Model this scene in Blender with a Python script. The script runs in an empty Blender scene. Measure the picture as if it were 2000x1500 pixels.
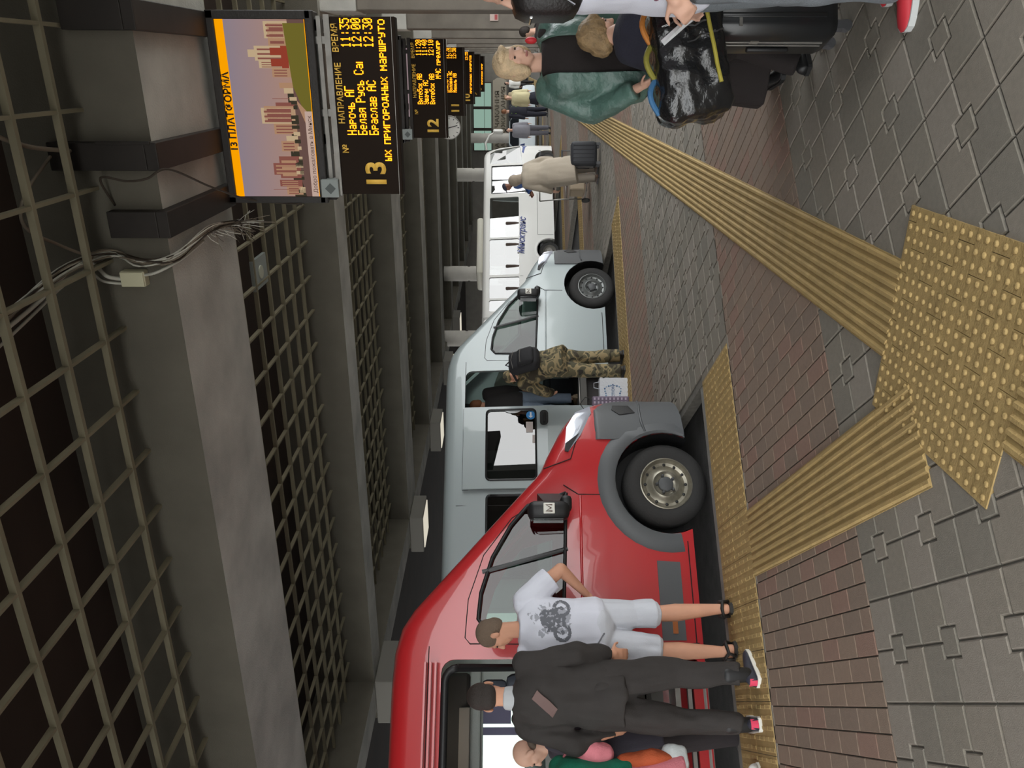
import bpy, bmesh, math, random
from mathutils import Vector, Matrix, noise, Euler
random.seed(7)
SC = bpy.context.scene
COL = SC.collection
R2 = math.sqrt(2.0)
PI = math.pi

# ---------------------------------------------------------------- materials
def lin(c):
    return c / 12.92 if c <= 0.04045 else ((c + 0.055) / 1.055) ** 2.4
def rgb(h):
    h = h.lstrip('#')
    return tuple(lin(int(h[i:i + 2], 16) / 255.0) for i in (0, 2, 4)) + (1.0,)
MATS = {}
def mat(name, col, rough=0.6, metal=0.0, spec=0.5, var=None, bump=None, emit=0.0, coat=0.0, ecol=None):
    """principled material; var=(scale, amount[, dark hex]); bump=(scale, strength)"""
    if name in MATS: return MATS[name]
    m = bpy.data.materials.new(name); m.use_nodes = True
    nt = m.node_tree; b = nt.nodes['Principled BSDF']
    b.inputs['Base Color'].default_value = rgb(col)
    b.inputs['Roughness'].default_value = rough
    b.inputs['Metallic'].default_value = metal
    b.inputs['Specular IOR Level'].default_value = spec
    b.inputs['Coat Weight'].default_value = coat
    b.inputs['Coat Roughness'].default_value = 0.03
    if emit:
        b.inputs['Emission Color'].default_value = rgb(ecol or col)
        b.inputs['Emission Strength'].default_value = emit
    if var or bump:
        tc = nt.nodes.new('ShaderNodeTexCoord')
    if var:
        n = nt.nodes.new('ShaderNodeTexNoise'); n.inputs['Scale'].default_value = var[0]; n.inputs['Detail'].default_value = 6
        nt.links.new(tc.outputs['Object'], n.inputs['Vector'])
        r = nt.nodes.new('ShaderNodeValToRGB')
        c = rgb(col); k = var[1]
        r.color_ramp.elements[0].position = 0.3; r.color_ramp.elements[1].position = 0.7
        r.color_ramp.elements[0].color = rgb(var[2]) if len(var) > 2 else (c[0] * (1 - k), c[1] * (1 - k), c[2] * (1 - k), 1)
        r.color_ramp.elements[1].color = (min(1, c[0] * (1 + k)), min(1, c[1] * (1 + k)), min(1, c[2] * (1 + k)), 1)
        nt.links.new(n.outputs['Fac'], r.inputs['Fac']); nt.links.new(r.outputs['Color'], b.inputs['Base Color'])
    if bump:
        n2 = nt.nodes.new('ShaderNodeTexNoise'); n2.inputs['Scale'].default_value = bump[0]; n2.inputs['Detail'].default_value = 4
        nt.links.new(tc.outputs['Object'], n2.inputs['Vector'])
        bp = nt.nodes.new('ShaderNodeBump'); bp.inputs['Strength'].default_value = bump[1]; bp.inputs['Distance'].default_value = 0.02
        nt.links.new(n2.outputs['Fac'], bp.inputs['Height']); nt.links.new(bp.outputs['Normal'], b.inputs['Normal'])
    MATS[name] = m
    return m
def emat(name, col, strength):
    if name in MATS: return MATS[name]
    m = bpy.data.materials.new(name); m.use_nodes = True
    nt = m.node_tree; nt.nodes.clear()
    e = nt.nodes.new('ShaderNodeEmission'); o = nt.nodes.new('ShaderNodeOutputMaterial')
    e.inputs['Color'].default_value = rgb(col); e.inputs['Strength'].default_value = strength
    nt.links.new(e.outputs[0], o.inputs[0]); MATS[name] = m
    return m
def glassmat(name, tint, refl=0.1):
    if name in MATS: return MATS[name]
    m = bpy.data.materials.new(name); m.use_nodes = True
    nt = m.node_tree; nt.nodes.clear()
    t = nt.nodes.new('ShaderNodeBsdfTransparent'); t.inputs['Color'].default_value = rgb(tint)
    g = nt.nodes.new('ShaderNodeBsdfGlossy'); g.inputs['Roughness'].default_value = 0.01
    f = nt.nodes.new('ShaderNodeFresnel'); f.inputs['IOR'].default_value = 1.5
    ad = nt.nodes.new('ShaderNodeMath'); ad.operation = 'ADD'; ad.inputs[1].default_value = refl; ad.use_clamp = True
    mx = nt.nodes.new('ShaderNodeMixShader'); o = nt.nodes.new('ShaderNodeOutputMaterial')
    nt.links.new(f.outputs[0], ad.inputs[0]); nt.links.new(ad.outputs[0], mx.inputs[0])
    nt.links.new(t.outputs[0], mx.inputs[1]); nt.links.new(g.outputs[0], mx.inputs[2]); nt.links.new(mx.outputs[0], o.inputs[0])
    MATS[name] = m
    return m
def camomat():
    m = bpy.data.materials.new('camouflage_cloth'); m.use_nodes = True
    nt = m.node_tree; b = nt.nodes['Principled BSDF']; b.inputs['Roughness'].default_value = 0.9
    tc = nt.nodes.new('ShaderNodeTexCoord'); n = nt.nodes.new('ShaderNodeTexNoise')
    n.inputs['Scale'].default_value = 7.0; n.inputs['Detail'].default_value = 1.5; n.inputs['Distortion'].default_value = 0.8
    r = nt.nodes.new('ShaderNodeValToRGB'); r.color_ramp.interpolation = 'CONSTANT'
    e = r.color_ramp.elements
    e[0].position = 0; e[0].color = rgb('3a3428'); e[1].position = 0.42; e[1].color = rgb('5c5640')
    x = e.new(0.5); x.color = rgb('8d7d5c'); x = e.new(0.58); x.color = rgb('4d4a38'); x = e.new(0.66); x.color = rgb('2e2a24')
    nt.links.new(tc.outputs['Object'], n.inputs['Vector']); nt.links.new(n.outputs['Fac'], r.inputs[0]); nt.links.new(r.outputs[0], b.inputs['Base Color'])
    return m

# ---------------------------------------------------------------- mesh collector
class MB:
    def __init__(s, off=(0, 0, 0)):
        s.v = []; s.f = []; s.m = []; s.off = Vector(off)
    def add(s, vs, fs, mi=0):
        n = len(s.v); s.v += [tuple(Vector(v) + s.off) for v in vs]
        s.f += [tuple(i + n for i in f) for f in fs]; s.m += [mi] * len(fs)
    def box(s, c, d, mi=0, rot=None):
        x, y, z = d[0] / 2, d[1] / 2, d[2] / 2
        vs = [Vector((i * x, j * y, k * z)) for k in (-1, 1) for j in (-1, 1) for i in (-1, 1)]
        if rot is not None: vs = [rot @ v for v in vs]
        s.add([v + Vector(c) for v in vs], [(0, 2, 3, 1), (4, 5, 7, 6), (0, 1, 5, 4), (2, 6, 7, 3), (0, 4, 6, 2), (1, 3, 7, 5)], mi)
    def b2(s, x0, x1, y0, y1, z0, z1, mi=0):
        s.box(((x0 + x1) / 2, (y0 + y1) / 2, (z0 + z1) / 2), (abs(x1 - x0), abs(y1 - y0), abs(z1 - z0)), mi)
    def bbox(s, c, d, r=0.02, mi=0, rot=None):
        """bevelled box: stack of inset rings"""
        x, y, z = d[0] / 2, d[1] / 2, d[2] / 2; r = min(r, x * .9, y * .9, z * .9)
        rings = []
        for zz, ins in ((-z, r), (-z + r * .3, r * .3), (-z + r, 0), (z - r, 0), (z - r * .3, r * .3), (z, r)):
            ring = []
            for sx, sy in ((1, 1), (-1, 1), (-1, -1), (1, -1)):
                cx, cy = sx * (x - r), sy * (y - r); rr = r - ins
                a0 = {(1, 1): 0, (-1, 1): 90, (-1, -1): 180, (1, -1): 270}[(sx, sy)]
                for a in (0, 45, 90):
                    t = math.radians(a0 + a); ring.append(Vector((cx + rr * math.cos(t), cy + rr * math.sin(t), zz)))
            if rot is not None: ring = [rot @ p for p in ring]
            rings.append([p + Vector(c) for p in ring])
        s.loft(rings, mi)
    def loft(s, rings, mi=0, cap=True, closed=True):
        n = len(rings[0]); vs = [p for r in rings for p in r]; fs = []
        for i in range(len(rings) - 1):
            for j in range(n if closed else n - 1):
                k = (j + 1) % n
                fs.append((i * n + j, i * n + k, (i + 1) * n + k, (i + 1) * n + j))
        if cap and closed:
            fs.append(tuple(reversed(range(n)))); fs.append(tuple(range((len(rings) - 1) * n, len(rings) * n)))
        s.add(vs, fs, mi)
    def prism(s, poly, fn, a, b, mi=0):
        """poly: 2d points; fn(u,v,w)->3d; extruded w from a to b"""
        n = len(poly)
        vs = [fn(u, v, a) for u, v in poly] + [fn(u, v, b) for u, v in poly]
        fs = [tuple(reversed(range(n))), tuple(range(n, 2 * n))] + [(i, (i + 1) % n, n + (i + 1) % n, n + i) for i in range(n)]
        s.add(vs, fs, mi)
    def tube(s, pts, r, n=8, mi=0, cap=True):
        pts = [Vector(p) for p in pts]; rings = []
        rr = r if isinstance(r, (list, tuple)) else [r] * len(pts)
        up = Vector((0, 0, 1))
        for i, p in enumerate(pts):
            d = (pts[min(i + 1, len(pts) - 1)] - pts[max(i - 1, 0)]).normalized()
            a = d.cross(up)
            if a.length < 1e-3: a = d.cross(Vector((0, 1, 0)))
            a.normalize(); b = a.cross(d).normalized()
            rings.append([p + (a * math.cos(2 * PI * k / n) + b * math.sin(2 * PI * k / n)) * rr[i] for k in range(n)])
        s.loft(rings, mi, cap)
    def ell(s, c, r, mi=0, rot=None, nu=16, nv=10):
        rings = []
        for i in range(nv + 1):
            a = -PI / 2 + PI * i / nv; ca = max(math.cos(a), 0.02); ring = []
            for j in range(nu):
                t = 2 * PI * j / nu
                p = Vector((r[0] * ca * math.cos(t), r[1] * ca * math.sin(t), r[2] * math.sin(a)))
                if rot is not None: p = rot @ p
                ring.append(p + Vector(c))
            rings.append(ring)
        s.loft(rings, mi)
    def cap(s, p0, p1, r0, r1, e0=True, e1=True, mi=0, n=14):
        """tapered capsule / frustum with optional round ends"""
        p0 = Vector(p0); p1 = Vector(p1); d = p1 - p0; L = d.length
        if L < 1e-6: return s.ell(p0, (r0,) * 3, mi)
        d.normalize(); a = d.cross(Vector((0.3, 0.2, 1))); 
        if a.length < 1e-2: a = d.cross(Vector((1, 0, 0)))
        a.normalize(); b = d.cross(a)
        st = []
        if e0: st += [(-r0 * math.sin(t), r0 * math.cos(t)) for t in (1.5, 1.1, .7, .35)]
        st += [(0, r0), (L, r1)]
        if e1: st += [(L + r1 * math.sin(t), r1 * math.cos(t)) for t in (.35, .7, 1.1, 1.5)]
        s.loft([[p0 + d * h + (a * math.cos(2 * PI * k / n) + b * math.sin(2 * PI * k / n)) * q for k in range(n)] for h, q in st], mi)
    def lathe(s, prof, axis_fn, n=32, mi=0, closed=True):
        """prof: list of (r, h); axis_fn(x, y, h)->3d"""
        rings = [[axis_fn(r * math.cos(2 * PI * k / n), r * math.sin(2 * PI * k / n), h) for k in range(n)] for r, h in prof]
        if closed: rings.append(rings[0])
        s.loft(rings, mi, cap=not closed)
    def build(s, name, mats, parent=None, smooth=False, bevel=0.0, auto=None):
        me = bpy.data.meshes.new(name); me.from_pydata(s.v, [], s.f)
        for m in (mats if isinstance(mats, (list, tuple)) else [mats]): me.materials.append(m)
        me.polygons.foreach_set('material_index', s.m); me.update()
        bm = bmesh.new(); bm.from_mesh(me); bmesh.ops.recalc_face_normals(bm, faces=bm.faces); bm.to_mesh(me); bm.free()
        if smooth:
            me.polygons.foreach_set('use_smooth', [True] * len(me.polygons))
            if auto: me.set_sharp_from_angle(angle=math.radians(auto))
        o = bpy.data.objects.new(name, me); COL.objects.link(o)
        if parent: o.parent = parent
        if bevel:
            b = o.modifiers.new('bevel', 'BEVEL'); b.width = bevel; b.segments = 2; b.limit_method = 'ANGLE'
        return o
def tag(o, label=None, cat=None, group=None, kind=None):
    if label: o['label'] = label
    if cat: o['category'] = cat
    if group: o['group'] = group
    if kind: o['kind'] = kind
    return o
def empty(name, loc=(0, 0, 0), rz=0.0, label=None, cat=None, group=None):
    o = bpy.data.objects.new(name, None); COL.objects.link(o); o.empty_display_size = .2
    o.location = loc; o.rotation_euler = (0, 0, rz)
    return tag(o, label, cat, group)
def copy_tree(o, parent=None):
    c = o.copy(); COL.objects.link(c)
    if parent: c.parent = parent
    for ch in list(o.children): copy_tree(ch, c)
    return c
def baked(o):
    dg = bpy.context.evaluated_depsgraph_get(); dg.update()
    me = bpy.data.meshes.new_from_object(o.evaluated_get(dg), depsgraph=dg)
    o.modifiers.clear(); old = o.data; o.data = me
    return o
def textmesh(body, size, fn, mats, name, parent=None, align='LEFT', bold=0.0, thick=0.004, sx=1.0):
    """flat lettering with thickness; fn(u,v,w)->3d"""
    cu = bpy.data.curves.new('lettering', 'FONT'); cu.body = body; cu.size = size; cu.align_x = align; cu.offset = bold
    cu.resolution_u = 4
    t = bpy.data.objects.new('lettering', cu); COL.objects.link(t)
    dg = bpy.context.evaluated_depsgraph_get(); dg.update()
    me = bpy.data.meshes.new_from_object(t.evaluated_get(dg), depsgraph=dg)
    bpy.data.objects.remove(t)
    bm = bmesh.new(); bm.from_mesh(me)
    g = bmesh.ops.extrude_face_region(bm, geom=list(bm.faces))
    for v in [e for e in g['geom'] if isinstance(e, bmesh.types.BMVert)]: v.co.z += thick
    for v in bm.verts: v.co = fn(v.co.x * sx, v.co.y, v.co.z)
    bmesh.ops.recalc_face_normals(bm, faces=bm.faces); bm.to_mesh(me); bm.free()
    me.materials.clear(); me.materials.append(mats)
    o = bpy.data.objects.new(name, me); COL.objects.link(o)
    if parent: o.parent = parent
    return o
def remesh(mb, name, material, voxel, parent=None, smooth=6, fold=None, clip=None):
    """weld the collected solids into one continuous skin, smooth it, add cloth folds"""
    o = mb.build(name, material, None)
    r = o.modifiers.new('r', 'REMESH'); r.mode = 'VOXEL'; r.voxel_size = voxel
    s = o.modifiers.new('s', 'SMOOTH'); s.factor = .5; s.iterations = smooth
    baked(o); me = o.data
    if fold:
        amp, fx, fz = fold
        no = [v.normal.copy() for v in me.vertices]
        for v, n in zip(me.vertices, no):
            p = v.co
            a = noise.noise(Vector((p.x * fx, p.y * fx, p.z * fz))) + .5 * noise.noise(Vector((p.x * fx * 2 + 5, p.y * fx * 2, p.z * fz * 2)))
            v.co = p + n * (a * amp)
    if clip:
        bm = bmesh.new(); bm.from_mesh(me)
        for co, n in clip:
            bmesh.ops.bisect_plane(bm, geom=list(bm.verts) + list(bm.edges) + list(bm.faces), plane_co=co, plane_no=n, clear_outer=True)
            es = [e for e in bm.edges if e.is_boundary]
            if es: bmesh.ops.holes_fill(bm, edges=es)
        bm.to_mesh(me); bm.free()
    me.polygons.foreach_set('use_smooth', [True] * len(me.polygons)); me.materials.clear(); me.materials.append(material); me.update()
    if parent: o.parent = parent
    return o
def boolean(o, cutters):
    for c in cutters:
        b = o.modifiers.new('b', 'BOOLEAN'); b.operation = 'DIFFERENCE'; b.solver = 'EXACT'; b.object = c
    baked(o)
    for c in cutters:
        bpy.data.objects.remove(c)
    return o

# ---------------------------------------------------------------- camera and light
F_PX = 1502.0
cam = bpy.data.cameras.new('camera'); camo = bpy.data.objects.new('camera', cam); COL.objects.link(camo)
cam.sensor_width = 36; cam.sensor_fit = 'HORIZONTAL'; cam.lens = F_PX / 2000 * 36; cam.clip_start = .05; cam.clip_end = 500
yaw = math.radians(22.5); pitch = -math.atan(12 / F_PX)
fw = Vector((-math.sin(yaw) * math.cos(pitch), math.cos(yaw) * math.cos(pitch), math.sin(pitch)))
rt = Vector((math.cos(yaw), math.sin(yaw), 0)); upv = rt.cross(fw)
# the phone was held sideways: picture right is world down, picture up is world right
cx, cy, cz = -upv, rt, -fw
M = Matrix((cx, cy, cz)).transposed().to_4x4(); M.translation = Vector((0, 0, 1.6))
camo.matrix_world = M
SC.camera = camo
SC.view_settings.view_transform = 'Standard'; SC.view_settings.look = 'None'; SC.view_settings.gamma = 1.0
SC.view_settings.exposure = 0.0
w = bpy.data.worlds.new('sky'); SC.world = w; w.use_nodes = True
nt = w.node_tree; bg = nt.nodes['Background']
tc = nt.nodes.new('ShaderNodeTexCoord'); sp = nt.nodes.new('ShaderNodeSeparateXYZ'); cr = nt.nodes.new('ShaderNodeValToRGB')
nt.links.new(tc.outputs['Generated'], sp.inputs[0]); nt.links.new(sp.outputs['Z'], cr.inputs[0]); nt.links.new(cr.outputs[0], bg.inputs['Color'])
cr.color_ramp.elements[0].position = 0.0; cr.color_ramp.elements[0].color = (1, 1, .98, 1)
cr.color_ramp.elements[1].position = 1.0; cr.color_ramp.elements[1].color = (.8, .9, 1, 1)
bg.inputs['Strength'].default_value = 4.3
sun = bpy.data.lights.new('sun', 'SUN'); sun.energy = 0.7; sun.angle = math.radians(60); so = bpy.data.objects.new('sun', sun); COL.objects.link(so)
so.rotation_euler = Vector((-.80, .38, -.46)).to_track_quat('-Z', 'Y').to_euler()

# ---------------------------------------------------------------- common materials
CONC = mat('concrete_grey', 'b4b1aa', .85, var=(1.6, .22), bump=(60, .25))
CONC_SHADED = mat('concrete_shaded', '5d584e', .9, var=(2.0, .12), bump=(80, .2))  # darker copy of the beam concrete, side shade put into the colour
SOFFIT = mat('soffit_brown', '34271f', .9, var=(1.0, .2))
BAR = mat('grille_bar', '7c745f', .7, var=(3, .15))
ASPH = mat('asphalt', '3c3a38', .95, var=(8, .25), bump=(120, .5))
G = [mat('paver_grey_%d' % i, c, .9, var=(40, .07), bump=(220, .2)) for i, c in enumerate(('857d71', '817a6e', '898176', '7c766b'))]
RB = [mat('brick_red_%d' % i, c, .9, var=(40, .06), bump=(220, .2)) for i, c in enumerate(('857162', '887464', '806f61', '847263', '8a6f61'))]
YEL = mat('tactile_yellow', 'a88e5c', .8, var=(9, .12), bump=(120, .25))
KERB = mat('kerb_stone', '84827d', .9, var=(10, .15), bump=(90, .3))
DMETAL = mat('dark_steel', '2b2623', .55, .4, var=(6, .2))
BLACK = mat('black_plastic', '1b1b1c', .5)
RUBBER = mat('tyre_rubber', '2c2b2a', .85, bump=(60, .2))
STEEL = mat('grey_steel', '8e8b86', .4, .7, var=(9, .15))
CHROME = mat('bright_chrome', 'd8d8d8', .12, 1.0)
PLASTD = mat('dark_grey_plastic', '4b4c4d', .55, bump=(300, .1))
def P(p, q, z=0.0):
    return Vector(((q - p) / R2, (p + q) / R2, z))
# ---------------------------------------------------------------- ground
# p runs from the platform towards the parking bays, q along the vans
PIN, QT, STEP = 5.76, 2.40, 6.0 / R2
NB0, NB1 = -2, 9
EDGE = 0.13
def pin(k): return PIN + STEP * k - (0.2 if k == 1 else 0)
def sawtooth(extra):
    pts = []
    for k in range(NB0, NB1):
        q0 = QT + STEP * (k - 1) + extra; q1 = QT + STEP * k + extra
        pts += [(pin(k) + extra, q0), (pin(k) + extra, q1)]
    return pts
def slab(name, extra, z0, z1, m):
    st = sawtooth(extra)
    lo = [P(a, b) for a, b in st]
    poly = [(v.x, v.y) for v in lo]
    poly = poly + [(5, poly[-1][1]), (5, poly[0][1])]
    mb = MB(); mb.prism(poly, lambda u, v, w_: Vector((u, v, w_)), z0, z1)
    return tag(mb.build(name, m), kind='structure')
road = MB(); road.b2(-60, 40, -25, 90, -.5, -.13)
tag(road.build('road', ASPH), kind='structure')
fc = MB(); fc.b2(-60, 40, -40, -5, -.14, -.06); fc.b2(5, 40, -3, 62, -.14, -.05)
tag(fc.build('ground_forecourt', mat('forecourt_paving', 'c4c0b6', .9, var=(2, .08))), kind='structure')
slab('kerb', EDGE, -.2, -.012, KERB)
slab('floor_base', 0.0, -.1, -.009, mat('grout', '6b675f', .95, var=(20, .2)))
def axis_inset(poly, d):
    n = len(poly); out = []
    area = sum(poly[i][0] * poly[(i + 1) % n][1] - poly[(i + 1) % n][0] * poly[i][1] for i in range(n))
    sgn = 1 if area > 0 else -1
    for i in range(n):
        a, b, c = poly[i - 1], poly[i], poly[(i + 1) % n]
        e0 = Vector((b[0] - a[0], b[1] - a[1])).normalized(); e1 = Vector((c[0] - b[0], c[1] - b[1])).normalized()
        n0 = Vector((-e0.y, e0.x)) * sgn; n1 = Vector((-e1.y, e1.x)) * sgn
        m_ = n0 + n1
        k = d / max(.3, (1 + n0.dot(n1)) / 1.0) if abs(n0.dot(n1) + 1) > 1e-3 else d
        out.append((b[0] + m_.x * k, b[1] + m_.y * k))
    return out
def inside(p, q):
    """is (p,q) on the platform"""
    for k in range(NB0, NB1):
        if QT + STEP * (k - 1) <= q <= QT + STEP * k: return p < pin(k) + .02
    return False
fl = MB()
def block(poly, mi, gap=.003, ch=.006, dz=.007, z=0.0):
    a = axis_inset(poly, gap); b = axis_inset(poly, gap + ch); n = len(poly)
    vs = [P(u, v, z - dz) for u, v in a] + [P(u, v, z) for u, v in b]
    fl.add(vs, [tuple(range(n, 2 * n))] + [(i, (i + 1) % n, n + (i + 1) % n, n + i) for i in range(n)], mi)
DP, DQ, P0, Q0 = .196, .2065, 3.494, .404
bandw = 1.526
def seg_red(p):
    k = math.floor((p - P0) / STEP + 1e-6); r = (p - P0) - k * STEP
    return k, r < bandw - .01
YMAX = 34.0
rng = random.Random(3)
for k in range(-1, 7):
    pb = P0 + STEP * k
    # grey field below this band: p from pb - (STEP-bandw) to pb
    ncell = int(round((STEP - bandw) / DP)) if k > -1 else 22
    for i in range(ncell if k > 0 else 26 if k == 0 else 0):
        p1 = pb - i * DP; p0_ = p1 - DP
        for j in range(-22, 150):
            q0 = Q0 + j * DQ; q1 = q0 + DQ
            c = P((p0_ + p1) / 2, (q0 + q1) / 2)
            if not (-6.6 < c.x < 1.6 and 1.0 < c.y < YMAX and inside((p0_ + p1) / 2, (q0 + q1) / 2)): continue
            if k > 0 and c.x > .9: continue
            # the corner on an odd-odd crossing is notched for a small square stone
            ip, jq = (i if i % 2 else i + 1), (j if j % 2 else j + 1)
            pc = pb - ip * DP; qc = Q0 + jq * DQ; h = .052
            sp_ = 1 if pc > (p0_ + p1) / 2 else -1; sq_ = 1 if qc > (q0 + q1) / 2 else -1
            pm, po = (p0_, p1) if sp_ > 0 else (p1, p0_)
            qm, qo = (q0, q1) if sq_ > 0 else (q1, q0)
            block([(pm, qm), (po, qm), (po, qo - sq_ * h), (po - sp_ * h, qo - sq_ * h), (po - sp_ * h, qo), (pm, qo)], rng.randrange(4))
            if i % 2 == 0 and j % 2 == 0:
                block([(pc - h, qc - h), (pc + h, qc - h), (pc + h, qc + h), (pc - h, qc + h)], rng.randrange(4))
    # band of red bricks: courses across, bricks 0.2 long
    for j in range(-60, 330):
        q0 = Q0 - .016 + j * .1033; q1 = q0 + .1033
        off = (.1 if j % 2 else 0) + rng.choice((0, 0, .05))
        p = pb - off
        while p < pb + bandw - .01:
            a = max(p, pb); b = min(p + .2, pb + bandw); p += .2
            if b - a < .03: continue
            c = P((a + b) / 2, (q0 + q1) / 2)
            if -8 < c.x < 1.6 and 1.0 < c.y < YMAX and inside((a + b) / 2, (q0 + q1) / 2):
                block([(a, q0), (b, q0), (b, q1), (a, q1)], 4 + rng.randrange(5), .002, .004, .006)
tag(fl.build('floor', G + RB), kind='structure')

# ---------------------------------------------------------------- tactile paving
def ribs(name, A, B, wdt, n, label, brk=.3, h=.010, base=True, ph=0.0):
    """strip from A to B (3d points on the centre line) with n ribs"""
    A = Vector(A); B = Vector(B); d = (B - A); L = d.length; d.normalize(); s_ = Vector((-d.y, d.x, 0))
    mb = MB()
    x = 0.0
    while x < L - .01:
        l = min(brk, L - x)
        for sd in (-1, 1):
            # two slabs side by side
            c = A + d * (x + l / 2) + s_ * (sd * wdt / 4); ang = math.atan2(d.y, d.x)
            mb.box(c + Vector((0, 0, -.012)), (l - .001, wdt / 2 - .002, .032), 0, Matrix.Rotation(ang, 3, 'Z'))
        for i in range(n):
            o_ = -wdt / 2 + wdt * (i + .5) / n; w_ = wdt / n * .34; t = w_ * .45; e = .0012
            pr = [(-w_, .003), (-t, .003 + h), (t, .003 + h), (w_, .003)]
            r0 = [A + d * (x + e) + s_ * (o_ + u) + Vector((0, 0, v)) for u, v in pr]
            r1 = [A + d * (x + l - e) + s_ * (o_ + u) + Vector((0, 0, v)) for u, v in pr]
            mb.loft([r0, r1])
        x += brk
    return tag(mb.build(name, YEL), kind='structure')
ribs('tactile_strip', (-.928, 3.03, 0), (-.928, 58, 0), .42, 9, '', brk=.3)
ribs('tactile_strip', (-.928, .6, 0), (-.928, 2.19, 0), .42, 9, '', brk=.3)
A_ = Vector((-1.36, 2.70, 0)) + Vector((.0, .0, 0)); dirp = Vector((-1, 1, 0)) / R2
A_ = P(2.878, .955); A_.z = 0
ribs('tactile_strip', P(2.80, .955), P(5.02, .955), .43, 9, '', brk=.3)
# dome field
dm = MB(); X0, X1, Y0, Y1 = -1.36, -.50, 2.19, 3.05
y = Y0; row = 0
while y < Y1 - .01:
    hgt = min(.1, Y1 - y); x = X0 - (.1 if row % 2 else 0)
    while x < X1 - .01:
        a = max(x, X0); b = min(x + .2, X1)
        if b - a > .02: dm.b2(a + .0015, b - .0015, y + .0015, y + hgt - .0015, -.03, .005)
        x += .2
    y += .1; row += 1
nx, ny = 17, 17
for i in range(nx):
    for j in range(ny):
        cx_, cy_ = X0 + .03 + i * .05, Y0 + .03 + j * .0503
        rings = [[Vector((cx_ + r * math.cos(t * PI / 4), cy_ + r * math.sin(t * PI / 4), z)) for t in range(8)] for r, z in ((.0125, .004), (.011, .009), (.006, .012))]
        dm.loft(rings)
tag(dm.build('tactile_dome_paving', YEL, smooth=True, auto=50), kind='structure')
# yellow band along every kerb
def kerbband(k):
    mb = MB(); pe = pin(k); w_ = .74; q = QT + STEP * (k - 1) + (0 if k == 0 else -.0)
    q1 = QT + STEP * k
    if k == 0: q = -3.0
    while q < q1 - .02:
        l = min(.3, q1 - q)
        for i in range(2):
            pa = pe - w_ + i * w_ / 2
            mb.prism([(pa + .002, q + .002), (pa + w_ / 2 - .002, q + .002), (pa + w_ / 2 - .002, q + l - .002), (pa + .002, q + l - .002)], lambda u, v, z: P(u, v, z), -.03, .004)
            if k < 4:
                for j in range(int(l / .06 + .5)):
                    qa = q + .03 + j * .06
                    for s_ in range(2 if k > 1 else 4):
                        ns = 2 if k > 1 else 4
                        a = pa + .012 + s_ * (w_ / 2 - .02) / ns; b = a + (w_ / 2 - .02) / ns - .012
                        pr = [(-.014, .003), (-.008, .0085), (.008, .0085), (.014, .003)]
                        mb.loft([[P(a, qa + u, v) for u, v in pr], [P(b, qa + u, v) for u, v in pr]])
        q += .3
    tag(mb.build('tactile_kerb_band', YEL), kind='structure')
for k in range(0, 7): kerbband(k)

# ---------------------------------------------------------------- canopy
ZB, ZG, ZS, GX = 4.24, 4.69, 5.35, -11.8
YB = [6.0 * k for k in range(0, 11)]
WB = {1: 1.5, 2: .75, 3: 1.5, 4: 1.2, 5: 1.4}
ceil = MB(); ceil.b2(-12.6, 4, -5, 64, ZS, ZS + .3); ceil.b2(-40, -12.6, 4, 66, ZS - .4, ZS + .3)
tag(ceil.build('ceiling', SOFFIT), kind='structure')
for k, yb in list(enumerate(YB)) + [(-1, -4.8)]:
    w_ = WB.get(k, 1.2)
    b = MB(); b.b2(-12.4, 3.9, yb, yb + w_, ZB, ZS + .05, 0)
    o = tag(b.build('ceiling_beam', [CONC_SHADED, CONC]), kind='structure')
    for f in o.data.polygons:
        if f.normal.z < -.5: f.material_index = 1  # underside painted lighter, standing for light from below
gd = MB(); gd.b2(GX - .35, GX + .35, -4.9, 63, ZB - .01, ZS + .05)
o = tag(gd.build('ceiling_girder', [CONC_SHADED, CONC]), kind='structure')
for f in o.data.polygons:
    if f.normal.z < -.5: f.material_index = 1  # girder underside also carries light from below in its colour
for k in range(0, 9):
    ya = YB[k] + WB.get(k, 1.2); yb = YB[k + 1]
    b = MB()
    y = {0: 4.03 - .545 * 5, 1: 7.68}.get(k, ya + .25)
    ys = []
    while y < yb - .15: ys.append(y); y += .545
    xs = [-1.99 - .56 * i for i in range(-7, 18)]
    for y in ys: b.b2(GX, 3.0, y - .02, y + .02, ZG, ZG + .05)
    for x in xs: b.b2(x - .013, x + .013, ya, yb, ZG + .004, ZG + .054)
    tag(b.build('ceiling_grille', BAR), kind='structure')
# end wall of the canopy and an unseen wall added to shade the floor
wall = mat('wall_paint_grey', '716d66', .85, var=(2, .12))
WDARK = mat('added_shade_wall_dark', '4a443e', .9, var=(1.5, .15))
COLM = mat('column_cladding', '6d665d', .8, var=(2.5, .18), bump=(30, .15))
b = MB(); b.b2(2.3, 2.6, 1.9, 5.4, -.1, ZS); tag(b.build('added_shade_wall', WDARK), kind='structure')
b = MB(); b.b2(-26, 9, 62, 62.4, -.2, ZS); tag(b.build('wall_end', wall), kind='structure')
for k in range(2, 10):
    yb = YB[k]
    b = MB(); b.b2(.72, 1.9, yb + .15, yb + .95, -.02, 3.72, 0); b.b2(.70, 1.95, yb + .1, yb + 1.0, 3.72, ZB, 1); b.b2(.66, 1.96, yb + .09, yb + 1.01, -.02, .12, 0)
    tag(b.build('column', [COLM, CONC], bevel=.015), kind='structure')
WHITEC = mat('column_white', 'c8c4bc', .7, var=(2, .08))
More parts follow.
